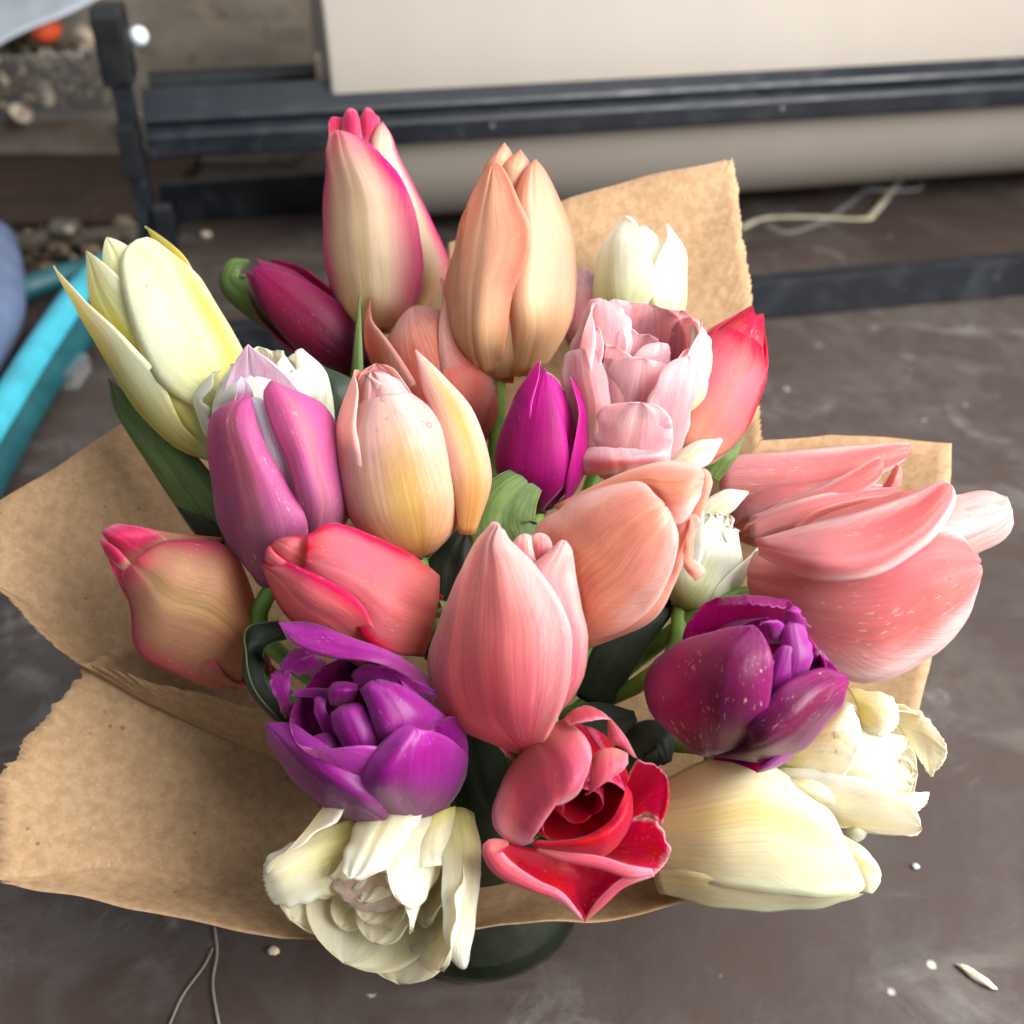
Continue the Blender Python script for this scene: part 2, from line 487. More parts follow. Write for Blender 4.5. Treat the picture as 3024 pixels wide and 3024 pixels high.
        wl = (ue * (ue - 1) / 2)[None, :, None]; wc = (1 - ue ** 2)[None, :, None]; wr = (ue * (ue + 1) / 2)[None, :, None]
        G = Lc[:, None] * wl + Cc[:, None] * wc + Rc[:, None] * wr
        N = np.cross(np.gradient(G, axis=1), np.gradient(G, axis=0)); N /= np.linalg.norm(N, axis=2, keepdims=True) + 1e-9
        span = float(np.max(np.linalg.norm(Rc - Lc, axis=1)))
        sd = self.seed + self.k * 3.1
        e = np.maximum(np.abs(U) ** 4, Tt ** 10)
        G = G - N * (crease * span * np.exp(-(U / 0.07) ** 2))[..., None]
        for sg, lf in ((-1, lift[0]), (1, lift[1])):
            if lf:
                G = G + N * (lf * np.clip(U * sg, 0, 1) ** 3 * np.sin(np.pi * np.clip(Tt * 0.96 + 0.04, 0, 1)) ** 0.6)[..., None]
        if ruff:
            ph = np.where(np.abs(U) > Tt, Tt * rf, U * rf) * 6.28 + sd
            G = G + N * (ruff * np.sin(ph) * e)[..., None]
        G = wob(G, wb * span * 0.35, 1.1, sd)
        if rag:
            G = wob(G, rag, 4.0, sd + 5, e)
        self.G = G
        return shell('petal', G, M[mat or self.mat], self.root, thick, U, Tt, flip=inside)
    def drops(self, n, t0, t1, u0, u1, rmin=0.03, rmax=0.10, seed=0):
        """water drops sitting on the petal built last"""
        G = self.G
        nt, nu = G.shape[:2]
        N = np.cross(np.gradient(G, axis=1), np.gradient(G, axis=0))
        N /= np.linalg.norm(N, axis=2, keepdims=True) + 1e-9
        rs = np.random.RandomState(seed + 3)
        bm = bmesh.new()
        for k in range(n):
            i, j = rs.uniform(t0, t1) * (nt - 1.001), rs.uniform(u0, u1) * (nu - 1.001)
            a, b = int(i), int(j); fi, fj = i - a, j - b
            p = (G[a, b] * (1 - fi) + G[a + 1, b] * fi) * (1 - fj) + (G[a, b + 1] * (1 - fi) + G[a + 1, b + 1] * fi) * fj
            q = Vector(N[a, b]).to_track_quat('Z', 'Y').to_matrix().to_4x4()
            r = rmin + (rmax - rmin) * rs.rand() ** 2.5
            bmesh.ops.create_icosphere(bm, subdivisions=2, radius=1, matrix=Matrix.Translation(p) @ q @ Matrix.Diagonal((r, r * rs.uniform(.8, 1.25), r * .62, 1)))
        o = bm_obj('water_drops', bm, M['drop'], self.root, smooth=True)
        o['kind'] = 'stuff'
    def leaf(self, pts, widths, normal, cup=1.4, mat='leaf', **kw):
        return self.ribbon(pts, widths, normal, cup, 'leaf', mat, 0.08, crease=0.06, **kw)
    def stem(self, neck, foot, r=0.30):
        b = self.b
        p0 = b + self.a * 0.25
        p1 = b - self.a * min(2.6, 0.35 * np.linalg.norm(b - np.array(neck)))
        c = catmull([p0, b, p1, np.array(neck), np.array(foot)], 22)
        tube('stem', c, [r * 1.25, r * 1.15] + [r] * 20, M['stem'], self.root, 9)

def tube(name, c, rs, mat, parent=None, n=8, origin=(0, 0, 0), cap=True):
    c = np.array(c, float)
    if np.ndim(rs) == 0:
        rs = [rs] * len(c)
    T = np.gradient(c, axis=0)
    T /= np.linalg.norm(T, axis=1, keepdims=True) + 1e-9
    ref = np.array([0.31, 0.22, 0.92]) if abs(T[0][2]) < 0.9 else np.array([1.0, 0.1, 0])
    v = []
    for i in range(len(c)):
        x = np.cross(T[i], ref); x /= np.linalg.norm(x)
        y = np.cross(T[i], x)
        for k in range(n):
            an = 2 * math.pi * k / n
            v.append(c[i] + rs[i] * (math.cos(an) * x + math.sin(an) * y))
    f = []
    for i in range(len(c) - 1):
        for k in range(n):
            k2 = (k + 1) % n
            f.append([i * n + k, i * n + k2, (i + 1) * n + k2, (i + 1) * n + k])
    if cap:
        f.append(list(range(n)))
        f.append([(len(c) - 1) * n + k for k in range(n - 1, -1, -1)])
    return mesh_obj(name, v, f, mat, parent, origin)

def bm_obj(name, bm, mat, parent=None, origin=(0, 0, 0), smooth=False, bevel=0.0):
    """bm in cm, world coordinates"""
    if bevel:
        bmesh.ops.bevel(bm, geom=list(bm.edges), offset=bevel, segments=2, affect='EDGES', profile=0.7)
    bm.normal_update()
    v = [tuple(x.co) for x in bm.verts]
    bm.verts.index_update()
    f = [[x.index for x in fc.verts] for fc in bm.faces]
    bm.free()
    return mesh_obj(name, v, f, mat, parent, origin, smooth)

def box_bm(cx, cy, cz, sx, sy, sz, M4=None):
    bm = bmesh.new()
    bmesh.ops.create_cube(bm, size=1, matrix=Matrix.Translation((cx, cy, cz)) @ Matrix.Diagonal((sx, sy, sz, 1)))
    if M4 is not None:
        bmesh.ops.transform(bm, matrix=M4, verts=bm.verts)
    return bm

def prism_bm(poly, x0, x1, M4=None):
    """extrude a closed (y,z) outline along x"""
    bm = bmesh.new()
    a = [bm.verts.new((x0, p[0], p[1])) for p in poly]
    b = [bm.verts.new((x1, p[0], p[1])) for p in poly]
    n = len(poly)
    bm.faces.new(a[::-1]); bm.faces.new(b)
    for i in range(n):
        j = (i + 1) % n
        bm.faces.new((a[i], a[j], b[j], b[i]))
    bmesh.ops.recalc_face_normals(bm, faces=bm.faces)
    if M4 is not None:
        bmesh.ops.transform(bm, matrix=M4, verts=bm.verts)
    return bm

def lathe(name, prof, mat, parent=None, origin=(0, 0, 0), n=48, M4=None):
    v, f = [], []
    for (r, z) in prof:
        for k in range(n):
            a = 2 * math.pi * k / n
            p = Vector((r * math.cos(a), r * math.sin(a), z))
            if M4 is not None:
                p = M4 @ p
            v.append(tuple(p))
    for i in range(len(prof) - 1):
        for k in range(n):
            k2 = (k + 1) % n
            f.append([i * n + k, i * n + k2, (i + 1) * n + k2, (i + 1) * n + k])
    return mesh_obj(name, v, f, mat, parent, origin)

# ------------------------------------------------------------------ surface materials
def table_mat():
    T = NT('worn_table_top')
    co = T.n('TexCoord').outputs['Object']
    n1 = T.noise(co, 5.0, 6.0, 0.6, 0.6)
    n2 = T.noise(co, 30.0, 6.0, 0.68, 0.5)
    n3 = T.noise(co, 70.0, 3.0, 0.6)
    mp = T.n('Mapping'); T.set(mp.inputs[0], co); mp.inputs['Scale'].default_value = (8, 26, 1); mp.inputs['Rotation'].default_value = (0, 0, 0.3)
    n4 = T.noise(mp.outputs[0], 1.0, 5.0, 0.6, 0.8)
    col = T.mix(T.ss(n1, 0.3, 0.7), lin((54, 45, 41)), lin((76, 68, 63)))
    col = T.mix(T.ss(n2, 0.4, 0.62, 0.0, 0.7), col, lin((56, 41, 36)))
    col = T.mix(T.ss(n4, 0.55, 0.78, 0.0, 0.45), col, lin((98, 92, 86)))
    smudge = T.m('MULTIPLY', T.ss(T.noise(co, 17.0, 7.0, 0.7, 0.8), 0.52, 0.68), T.ss(n1, 0.4, 0.6))
    col = T.mix(T.m('MULTIPLY', smudge, 0.38), col, lin((132, 130, 128)))
    vo = T.n('TexVoronoi'); T.set(vo.inputs['Vector'], co); vo.inputs['Scale'].default_value = 38.0
    sp = T.m('MULTIPLY', T.ss(vo.outputs['Distance'], 0.05, 0.11, 1.0, 0.0), T.ss(n3, 0.55, 0.62))
    col = T.mix(T.m('MULTIPLY', sp, 0.8), col, lin((176, 170, 160)))
    h = T.m('ADD', T.m('MULTIPLY', n3, 0.4), n2)
    return T.done(T.bsdf(col, T.ss(n2, 0.3, 0.7, 0.40, 0.62), 0.4, T.bump(h, 0.25, 0.002)))

def wood_mat(name, c1, c2, c3, sc=(3, 30, 30)):
    T = NT(name)
    co = T.n('TexCoord').outputs['Object']
    mp = T.n('Mapping'); T.set(mp.inputs[0], co); mp.inputs['Scale'].default_value = sc
    g = T.noise(mp.outputs[0], 1.0, 6.0, 0.65, 0.8)
    b = T.noise(co, 9.0, 5.0, 0.6)
    k = T.noise(co, 34.0, 3.0, 0.6)
    col = T.mix(T.ss(g, 0.3, 0.7), lin(c1), lin(c2))
    col = T.mix(T.ss(b, 0.5, 0.75, 0.0, 0.8), col, lin(c3))
    col = T.mix(T.ss(k, 0.6, 0.7, 0.0, 0.6), col, lin(tuple(int(x * 0.6) for x in c1)))
    return T.done(T.bsdf(col, 0.85, 0.2, T.bump(T.m('ADD', g, k), 0.6, 0.004)))

def kraft_mat():
    T = NT('kraft_paper')
    co = T.n('TexCoord').outputs['Object']
    f1 = T.noise(co, 260.0, 4.0, 0.65)
    f2 = T.noise(co, 900.0, 2.0, 0.6)
    f3 = T.noise(co, 40.0, 4.0, 0.6)
    f4 = T.noise(co, 14.0, 4.0, 0.55)
    col = T.mix(T.ss(f1, 0.3, 0.7), lin((150, 120, 88)), lin((172, 141, 107)))
    col = T.mix(T.ss(f3, 0.4, 0.75, 0.0, 0.22), col, lin((148, 114, 80)))
    col = T.mix(T.ss(f2, 0.62, 0.75, 0.0, 0.5), col, lin((206, 172, 128)))
    col = T.mix(T.ss(f4, 0.5, 0.8, 0.0, 0.2), col, lin((196, 166, 132)))
    vo = T.n('TexVoronoi'); T.set(vo.inputs['Vector'], co); vo.inputs['Scale'].default_value = 160.0
    sp = T.m('MULTIPLY', T.ss(vo.outputs['Distance'], 0.08, 0.16, 1.0, 0.0), T.ss(f3, 0.58, 0.62))
    col = T.mix(T.m('MULTIPLY', sp, 0.6), col, lin((92, 62, 38)))
    h = T.m('ADD', T.m('MULTIPLY', f1, 0.6), T.m('MULTIPLY', f4, 2.0))
    nrm = T.bump(h, 0.3, 0.0012)
    b = T.bsdf(col, 0.75, 0.25, nrm)
    tr = T.n('BsdfTranslucent'); T.set(tr.inputs[0], col)
    mx = T.n('MixShader'); mx.inputs[0].default_value = 0.18
    T.t.links.new(b, mx.inputs[1]); T.t.links.new(tr.outputs[0], mx.inputs[2])
    return T.done(mx.outputs[0])

def plain(name, col, rough=0.5, spec=0.5, var=0.15, sc=40.0, bump=0.15, **kw):
    T = NT(name)
    co = T.n('TexCoord').outputs['Object']
    n = T.noise(co, sc, 4.0, 0.6)
    c = lin(col)
    c1 = tuple(x * (1 - var) for x in c[:3]) + (1,)
    c2 = tuple(min(1, x * (1 + var)) for x in c[:3]) + (1,)
    cc = T.mix(T.ss(n, 0.3, 0.7), c1, c2)
    return T.done(T.bsdf(cc, T.ss(n, 0.3, 0.7, max(rough - 0.06, 0.02), rough + 0.08), spec, T.bump(n, bump, 0.001), **kw))

def roll_mat():
    T = NT('cream_paper')
    co = T.n('TexCoord').outputs['Object']
    mp = T.n('Mapping'); T.set(mp.inputs[0], co); mp.inputs['Scale'].default_value = (30, 2, 2)
    n = T.noise(mp.outputs[0], 1.0, 4.0, 0.6)
    n2 = T.noise(co, 6.0, 2.0)
    col = T.mix(T.ss(n, 0.3, 0.7), lin((141, 133, 124)), lin((143, 135, 126)))
    col = T.mix(T.ss(n2, 0.4, 0.7, 0, 0.4), col, lin((138, 129, 120)))
    return T.done(T.bsdf(col, 0.7, 0.3, T.bump(n, 0.02, 0.0004)))

M['table'] = table_mat()
M['ledge'] = wood_mat('weathered_ledge', (104, 96, 86), (136, 128, 116), (150, 132, 108), (6, 14, 14))
M['plank'] = wood_mat('grey_plank', (96, 88, 80), (126, 118, 108), (88, 68, 52))
M['darkbrown'] = wood_mat('dark_slab', (44, 32, 27), (58, 44, 36), (38, 28, 24))
M['kraft'] = kraft_mat()
def enamel_mat():
    T = NT('dusty_black_enamel')
    co = T.n('TexCoord').outputs['Object']
    n = T.noise(co, 26.0, 6.0, 0.7, 0.6); n2 = T.noise(co, 120.0, 3.0, 0.6)
    mp = T.n('Mapping'); T.set(mp.inputs[0], co); mp.inputs['Scale'].default_value = (14, 160, 160); mp.inputs['Rotation'].default_value = (0, 0, -0.21)
    n3 = T.noise(mp.outputs[0], 1.0, 3.0, 0.6)
    col = T.mix(T.ss(n, 0.48, 0.72, 0.0, 0.3), lin((15, 19, 26)), lin((62, 66, 70)))
    col = T.mix(T.ss(n3, 0.66, 0.74, 0.0, 0.22), col, lin((96, 100, 106)))
    col = T.mix(T.ss(n2, 0.70, 0.76, 0.0, 0.25), col, lin((120, 120, 118)))
    return T.done(T.bsdf(col, T.ss(n, 0.3, 0.7, 0.30, 0.55), 0.4, T.bump(n, 0.1, 0.001)))
M['black'] = enamel_mat()
M['blackplain'] = plain('black_enamel', (17, 21, 27), 0.36, 0.4, 0.25, 30, 0.1)
M['blacksoft'] = plain('black_plastic', (14, 15, 18), 0.5, 0.35, 0.2, 60)
M['roll'] = roll_mat()
M['teal'] = plain('teal_plastic', (62, 160, 178), 0.38, 0.5, 0.15, 30)
M['tealshade'] = plain('shaded_teal', (20, 72, 78), 0.5, 0.4, 0.2, 30)  # teal darkened to paint the shadow on the lower handle
M['bluegrey'] = plain('blue_grey_plastic', (96, 110, 138), 0.4, 0.5, 0.12, 30)
M['steel'] = plain('dirty_steel', (122, 114, 102), 0.4, 0.5, 0.35, 60, 0.3, Metallic=0.7)
M['debris'] = plain('dried_debris', (96, 82, 66), 0.8, 0.2, 0.7, 35, 0.6)
M['orange'] = plain('orange_skin', (226, 92, 50), 0.5, 0.4, 0.12, 40)
M['greyplastic'] = plain('grey_film', (176, 182, 190), 0.4, 0.5, 0.12, 20)
M['straw'] = plain('dry_raffia', (168, 160, 138), 0.6, 0.3, 0.2, 60)
M['fibre'] = plain('dull_fibre', (122, 114, 104), 0.7, 0.2, 0.2, 60)
M['chip'] = plain('pale_wood_chip', (196, 178, 156), 0.8, 0.2, 0.15, 80)
M['highlight'] = plain('highlight_white', (226, 236, 246), 0.15, 0.6, 0.05, 20)  # white that paints the highlight spot by the upright cap

def glass(name, col, rough=0.03, ior=1.45):
    T = NT(name)
    g = T.n('BsdfGlass')
    g.inputs['Color'].default_value = col
    g.inputs['Roughness'].default_value = rough
    g.inputs['IOR'].default_value = ior
    return T.done(g.outputs[0])
def clear(name, tint, ior, rough=0.03):
    T = NT(name)
    fr = T.n('Fresnel'); fr.inputs[0].default_value = ior
    tr = T.n('BsdfTransparent'); tr.inputs[0].default_value = tint
    gl = T.n('BsdfGlossy'); gl.inputs['Roughness'].default_value = rough
    mx = T.n('MixShader')
    T.t.links.new(fr.outputs[0], mx.inputs[0]); T.t.links.new(tr.outputs[0], mx.inputs[1]); T.t.links.new(gl.outputs[0], mx.inputs[2])
    return T.done(mx.outputs[0])
M['drop'] = clear('water_drop', (0.98, 0.98, 0.98, 1), 1.33)
def jar_mat():
    T = NT('green_tinted_glass')
    co = T.n('TexCoord').outputs['Object']
    n = T.noise(co, 60.0, 3.0)
    fr = T.n('Fresnel'); fr.inputs[0].default_value = 1.45
    tr = T.n('BsdfTransparent'); tr.inputs[0].default_value = (0.86, 0.95, 0.88, 1)
    tl = T.n('BsdfTranslucent'); tl.inputs[0].default_value = (0.72, 0.84, 0.68, 1)
    m1 = T.n('MixShader'); T.set(m1.inputs[0], T.ss(n, 0.3, 0.7, 0.42, 0.58))
    gl = T.n('BsdfGlossy'); gl.inputs['Roughness'].default_value = 0.08
    m2 = T.n('MixShader')
    T.t.links.new(tr.outputs[0], m1.inputs[1]); T.t.links.new(tl.outputs[0], m1.inputs[2])
    T.t.links.new(fr.outputs[0], m2.inputs[0]); T.t.links.new(m1.outputs[0], m2.inputs[1]); T.t.links.new(gl.outputs[0], m2.inputs[2])
    return T.done(m2.outputs[0])
M['glass'] = jar_mat()
M['water'] = clear('water', (0.95, 0.98, 0.95, 1), 1.2)

def film_mat():
    T = NT('clear_plastic')
    n = T.noise(T.n('TexCoord').outputs['Object'], 30.0, 3.0)
    b = T.bsdf((0.75, 0.76, 0.78, 1), 0.25, 0.6, T.bump(n, 0.4, 0.004))
    tr = T.n('BsdfTransparent')
    mx = T.n('MixShader'); mx.inputs[0].default_value = 0.10
    T.t.links.new(tr.outputs[0], mx.inputs[1]); T.t.links.new(b, mx.inputs[2])
    return T.done(mx.outputs[0])
M['film'] = film_mat()

# ------------------------------------------------------------------ table and backdrop
def grid_sheet(name, x0, x1, y0, y1, z, mat, nx=2, ny=2):
    xs = np.linspace(x0, x1, nx); ys = np.linspace(y0, y1, ny)
    v = [(x, y, z) for y in ys for x in xs]
    f = [[j * nx + i, j * nx + i + 1, (j + 1) * nx + i + 1, (j + 1) * nx + i] for j in range(ny - 1) for i in range(nx - 1)]
    return mesh_obj(name, v, f, mat, None, (0, 0, 0), False)
tb = bm_obj('table_top', box_bm(20, 45, -2.0, 340, 210, 4.0), M['table'])
tb['kind'] = 'structure'

o = bm_obj('stone_ledge', box_bm(-55, 134, 20.2, 190, 40, 40, None), M['ledge'], None, (-55, 134, 0.2), bevel=0.8)
tag(o, 'weathered grey beige ledge behind the paper cutter', 'ledge')
o = bm_obj('grey_plank', box_bm(-85, 106.8, 2.9, 120, 13, 5.6), M['plank'], None, (-85, 106.8, 0.1), bevel=0.4)
tag(o, 'rough grey plank lying in front of the weathered ledge', 'plank')
o = bm_obj('dark_slab', box_bm(-84, 88.5, 0.95, 96, 22, 1.7), M['darkbrown'], None, (-84, 88.5, 0.1), bevel=0.2)  # low dark brown slab over the table before the plank
tag(o, 'flat dark brown board lying before the grey plank', 'slab')

# ------------------------------------------------------------------ paper cutter stand and paper roll
RM = Matrix.Translation((0, 68, 0)) @ Matrix.Rotation(rad(12), 4, 'Z')
def rw(x, y, z):
    return tuple(RM @ Vector((x, y, z)))
cut = tag(empty('paper_cutter', rw(-31, 0, 0)), 'black metal paper cutter stand with long cutting rail', 'paper cutter')
bm_obj('cutting_rail', prism_bm([(2.4, 17.7), (-0.2, 16.1), (-0.35, 15.75), (0.1, 15.55), (-1.25, 15.05), (-1.45, 14.75), (-1.4, 13.3), (-1.2, 13.1), (1.0, 13.1), (2.4, 16.9)], -30.0, 98, RM), M['black'], cut, bevel=0.06)
bm_obj('rail_tube', prism_bm([(3.4 + 0.9 * math.cos(a), 15.6 + 0.9 * math.sin(a)) for a in np.linspace(0, 6.28, 17)[:-1]], -30.0, -15.5, RM), M['blacksoft'], cut)
def arm_prof():
    return [(-1.3, 0.1), (2.2, 0.1), (1.9, 18), (1.6, 22.6), (0.6, 23.6), (-0.9, 23.6), (-1.2, 19)]
for lx in (-31.2, 99.2):
    bm_obj('upright', prism_bm(arm_prof(), lx - 0.65, lx + 0.65, RM), M['black'], cut, bevel=0.12)
    bm_obj('upright_cap', prism_bm([(-1.75, 18.9), (2.9, 18.9), (2.7, 24.2), (-1.3, 24.4), (-1.75, 23.8)], lx - 1.15, lx + 1.15, RM), M['blacksoft'], cut, bevel=0.25)
    bm_obj('side_foot', box_bm(lx, 4.5, 1.2, 1.5, 34, 2.2, RM), M['black'], cut, bevel=0.15)
    bm_obj('clamp', prism_bm([(-2.0, 11.8), (-1.35, 11.8), (-1.35, 16.2), (-2.0, 15.8)], lx - 0.9, lx + 0.4, RM), M['blacksoft'], cut, bevel=0.1)
    bm_obj('hook', prism_bm([(-1.9, 5.6), (-1.4, 5.6), (-1.4, 9.6), (-1.9, 9.2)], lx + 0.7, lx + 2.2, RM), M['blacksoft'], cut, bevel=0.12)
bm_obj('front_rail', box_bm(34, -12.6, 1.75, 132, 2.0, 3.3, RM), M['black'], cut, bevel=0.18)
bm_obj('rear_rail', box_bm(34, 21.4, 2.1, 132, 1.6, 4.0, RM), M['black'], cut, bevel=0.15)
for lx in (-2, 24, 58):
    bm_obj('rail_rivet', box_bm(lx, -1.47, 14.2, 0.35, 0.12, 0.35, RM), M['steel'], cut, bevel=0.04)

RL = RM @ Matrix.Translation((-15, 13.9, 15.2)) @ Matrix.Rotation(rad(90), 4, 'Y')
pr = tag(empty('paper_roll', tuple(RM @ Vector((-15, 13.9, 2.2)))), 'large cream paper roll held in the black cutter stand', 'paper roll')
lathe('paper', [(2.2, 0.0), (12.6, 0.0), (12.95, 0.1), (13.0, 0.4), (13.0, 112.0), (2.2, 112.0), (2.2, 0.0)], M['roll'], pr, n=96, M4=RL)
lathe('roll_core', [(2.15, -0.6), (2.15, 112.6), (1.7, 112.6), (1.7, -0.6), (2.15, -0.6)], M['chip'], pr, n=32, M4=RL)
bm_obj('spindle', prism_bm([(13.9 + 1.2 * math.cos(a), 15.2 + 1.2 * math.sin(a)) for a in np.linspace(0, 6.28, 17)[:-1]], -30.4, 98.4, RM), M['blacksoft'], cut)

# ------------------------------------------------------------------ clutter at the back left
random.seed(4)
tubx, tuby, tubz = -54, 106.5, 5.8
tub = tag(empty('plastic_tub', (tubx, tuby, tubz)), 'clear plastic tub of dried plant scraps on the grey plank', 'tub')
TM = Matrix.Translation((tubx, tuby, tubz))
lathe('tub_wall', [(0.1, 0.0), (9.2, 0.0), (9.8, 0.4), (11.0, 7.0), (11.5, 7.2), (11.5, 7.6), (10.8, 7.5), (9.4, 0.7), (0.1, 0.5)], M['film'], tub, n=48, M4=TM)
def scrap_bm(spots, smin, smax):
    bm = bmesh.new()
    for (x, y, z) in spots:
        s = random.uniform(smin, smax)
        m4 = Matrix.Translation((x, y, z)) @ Matrix.Rotation(random.uniform(0, 6.28), 4, Vector((random.random() - .5, random.random() - .5, random.random() - .5)).normalized()) @ Matrix.Diagonal((s, s * random.uniform(0.3, 0.8), s * random.uniform(0.2, 0.5), 1))
        bmesh.ops.create_icosphere(bm, subdivisions=1, radius=1, matrix=m4)
    return bm
sp = []
for i in range(260):
    a, r = random.uniform(0, 6.28), 8.6 * math.sqrt(random.random())
    sp.append((tubx + r * math.cos(a), tuby + r * math.sin(a), tubz + 0.8 + 5.2 * random.random()))
o = bm_obj('scraps', scrap_bm(sp, 0.5, 1.5), M['debris'], tub)
o['kind'] = 'stuff'
random.seed(9)
o = bm_obj('pale_scraps', scrap_bm(random.sample(sp, 46), 0.7, 1.9), M['chip'], tub)
o['kind'] = 'stuff'
o = lathe('orange_fruit', [(0.01, -1.6)] + [(1.8 * math.cos(a), 1.6 * math.sin(a)) for a in np.linspace(-1.4, 1.4, 11)] + [(0.01, 1.6)], M['orange'], None, (-51.09,100.88,15.14), n=24, M4=Matrix.Translation((-51.09,100.82,15.04)))
tag(o, 'round orange ball on top of the scraps in the tub', 'ball')
pl = np.array([(-56.33,94.79,13.41), (-42.89,98.65,18.92), (-51.21,117.37,21.25), (-68.15,114.13,16.62)])
gu = np.linspace(0, 1, 14)
G = np.array([[(pl[0] * (1 - a) + pl[1] * a) * (1 - b) + (pl[3] * (1 - a) + pl[2] * a) * b for a in gu] for b in gu])
G = wob(G, 0.5, 0.12, 3)
sheet = empty('plastic_sheet', tuple(pl[0]))
tag(sheet, 'pale grey plastic sheet sagging over the clear tub', 'plastic sheet')
shell('film_sheet', G, M['greyplastic'], sheet, 0.12, np.zeros((14, 14)), np.zeros((14, 14)))
kn = Vector((-30.25,67.18,21.05))
lathe('highlight_ball', [(0.01, -0.75)] + [(0.75 * math.cos(a), 0.75 * math.sin(a)) for a in np.linspace(-1.4, 1.4, 9)] + [(0.01, 0.75)], M['highlight'], cut, n=20, M4=Matrix.Translation(kn))  # white ball added to stand for a highlight behind the cap
tube('highlight_shaft', [tuple(kn), tuple(kn + Vector((-0.9, -0.1, -0.3))), rw(-31.0, 1.4, 20.6)], 0.25, M['blacksoft'], cut, 8)  # added only to carry the highlight ball

sh = tag(empty('pruning_shears', (-38.67,58.03,0.00)), 'garden shears with bright teal handles lying on the table', 'shears')
tube('handle', catmull([(-34.75,29.22,2.00), (-35.53,38.28,2.10), (-36.19,48.64,2.20), (-36.70,59.08,2.20), (-36.99,66.66,2.20)], 30), [1.2] * 4 + [1.3] * 18 + [1.25, 1.2, 1.1, 1.05, 1.0, 0.9, 0.8, 0.7], M['teal'], sh, 16)
tube('shaded_handle', catmull([(-33.66,28.48,1.30), (-34.84,41.94,1.30), (-34.84,51.37,1.30), (-35.09,60.56,1.30)], 24), [1.2] * 24, M['tealshade'], sh, 14)  # lower handle, its shadow put into the colour
tube('handle', catmull([(-43.33,51.71,1.60), (-42.90,59.66,1.70), (-39.95,63.16,1.90), (-37.04,65.92,2.00)], 24), [1.1] * 24, M['tealshade'], sh, 14)
bm_obj('blade', prism_bm([(0, 0.6), (2.2, 0.6), (3.0, 1.0), (2.2, 1.4), (0, 1.4)], -12, 3, Matrix.Translation((-39.09,73.26,0.60)) @ Matrix.Rotation(rad(12), 4, 'Z')), M['steel'], sh, bevel=0.1)
lathe('pivot', [(0.01, 0), (1.6, 0), (1.6, 0.8), (1.1, 1.2), (0.01, 1.2)], M['steel'], sh, n=24, M4=Matrix.Translation((-42.75,73.75,2.00)))
sp = []
for i in range(70):
    p = np.array((-44.26,76.87,0.00)) + np.array([random.uniform(-9, 9), random.uniform(-9, 7), 0])
    sp.append((p[0], p[1], random.uniform(0.2, 1.0)))
o = bm_obj('plant_scraps', scrap_bm(sp, 0.5, 2.0), M['debris'], None, (-44.26,76.87,0.00))
tag(o, 'heap of dry brown plant scraps around the shears', 'scraps', kind='stuff')
o = tube('blue_grey_handle', catmull([(-40.68,44.77,2.40), (-41.81,53.50,2.60), (-44.62,61.62,2.80), (-49.08,71.64,2.80)], 24), [2.3] * 22 + [1.9, 1.2], M['bluegrey'], None, 16, (-44.68,59.08,0.00))
tag(o, 'smooth blue grey tool handle beside the teal shears', 'handle')
bx = np.array((-35.05,47.59,0.00))
o = bm_obj('plastic_wrapper', box_bm(bx[0], bx[1], 0.9, 4.2, 3.4, 1.5, None), M['film'], None, tuple(bx), bevel=0.3)
tag(o, 'small clear plastic wrapper under the teal handle', 'wrapper')

# ------------------------------------------------------------------ small things lying on the table
def strip(name, pts, w, mat, label, cat, z=0.12, n=40):
    c = catmull(pts, n)
    v, f = [], []
    for i in range(n):
        t = c[min(i + 1, n - 1)] - c[max(i - 1, 0)]
        s = np.array([-t[1], t[0], 0.0]); s /= np.linalg.norm(s) + 1e-9
        for sg, dz in ((-1, 0), (1, 0), (1, z), (-1, z)):
            v.append(c[i] + s * sg * w / 2 + np.array([0, 0, dz + 0.05]))
    for i in range(n - 1):
        for k in range(4):
            f.append([i * 4 + k, i * 4 + (k + 1) % 4, i * 4 + 4 + (k + 1) % 4, i * 4 + 4 + k])
    f += [[3, 2, 1, 0], [n * 4 - 4, n * 4 - 3, n * 4 - 2, n * 4 - 1]]
    o = mesh_obj(name, v, f, mat, None, tuple(c[0]))
    return tag(o, label, cat)
strip('raffia_strip', [(23.14,80.21,0.00), (26.11,83.10,0.00), (31.17,83.57,0.00), (36.26,82.94,0.00), (38.23,85.15,0.00), (44.28,96.36,0.00)], 0.9, M['straw'], 'flat pale raffia strip bent under the paper roll', 'raffia')
strip('plastic_strap', [(26.22,80.81,0.00), (28.02,79.03,0.00), (32.65,82.79,0.00), (37.75,89.77,0.00), (39.69,92.72,0.00)], 0.7, M['film'], 'clear plastic strap curling past the raffia strip', 'strap', 0.1)
o = tube('plastic_loop', catmull([(39.27,94.82,0.50), (38.57,92.77,0.40), (39.16,91.01,0.40), (43.81,91.01,0.40), (45.40,92.42,0.40), (46.82,96.06,0.40)], 30), 0.28, M['film'], None, 8, (39.55,92.19,0.00))
tag(o, 'clear plastic loop poking out below the paper roll', 'loop')
def pebble(name, c, r, mat, label, cat, sc=(1, 0.8, 0.55), rot=0.0):
    bm = bmesh.new()
    bmesh.ops.create_icosphere(bm, subdivisions=3, radius=1)
    for v in bm.verts:
        v.co *= 1 + 0.25 * noise.noise(v.co * 1.7 + Vector((r * 9, 0, 0)))
    bmesh.ops.transform(bm, matrix=Matrix.Translation((c[0], c[1], r * sc[2] * 0.92)) @ Matrix.Rotation(rot, 4, 'Z') @ Matrix.Diagonal((r * sc[0], r * sc[1], r * sc[2], 1)), verts=bm.verts)
    return tag(bm_obj(name, bm, mat, None, (c[0], c[1], 0.0), True), label, cat)
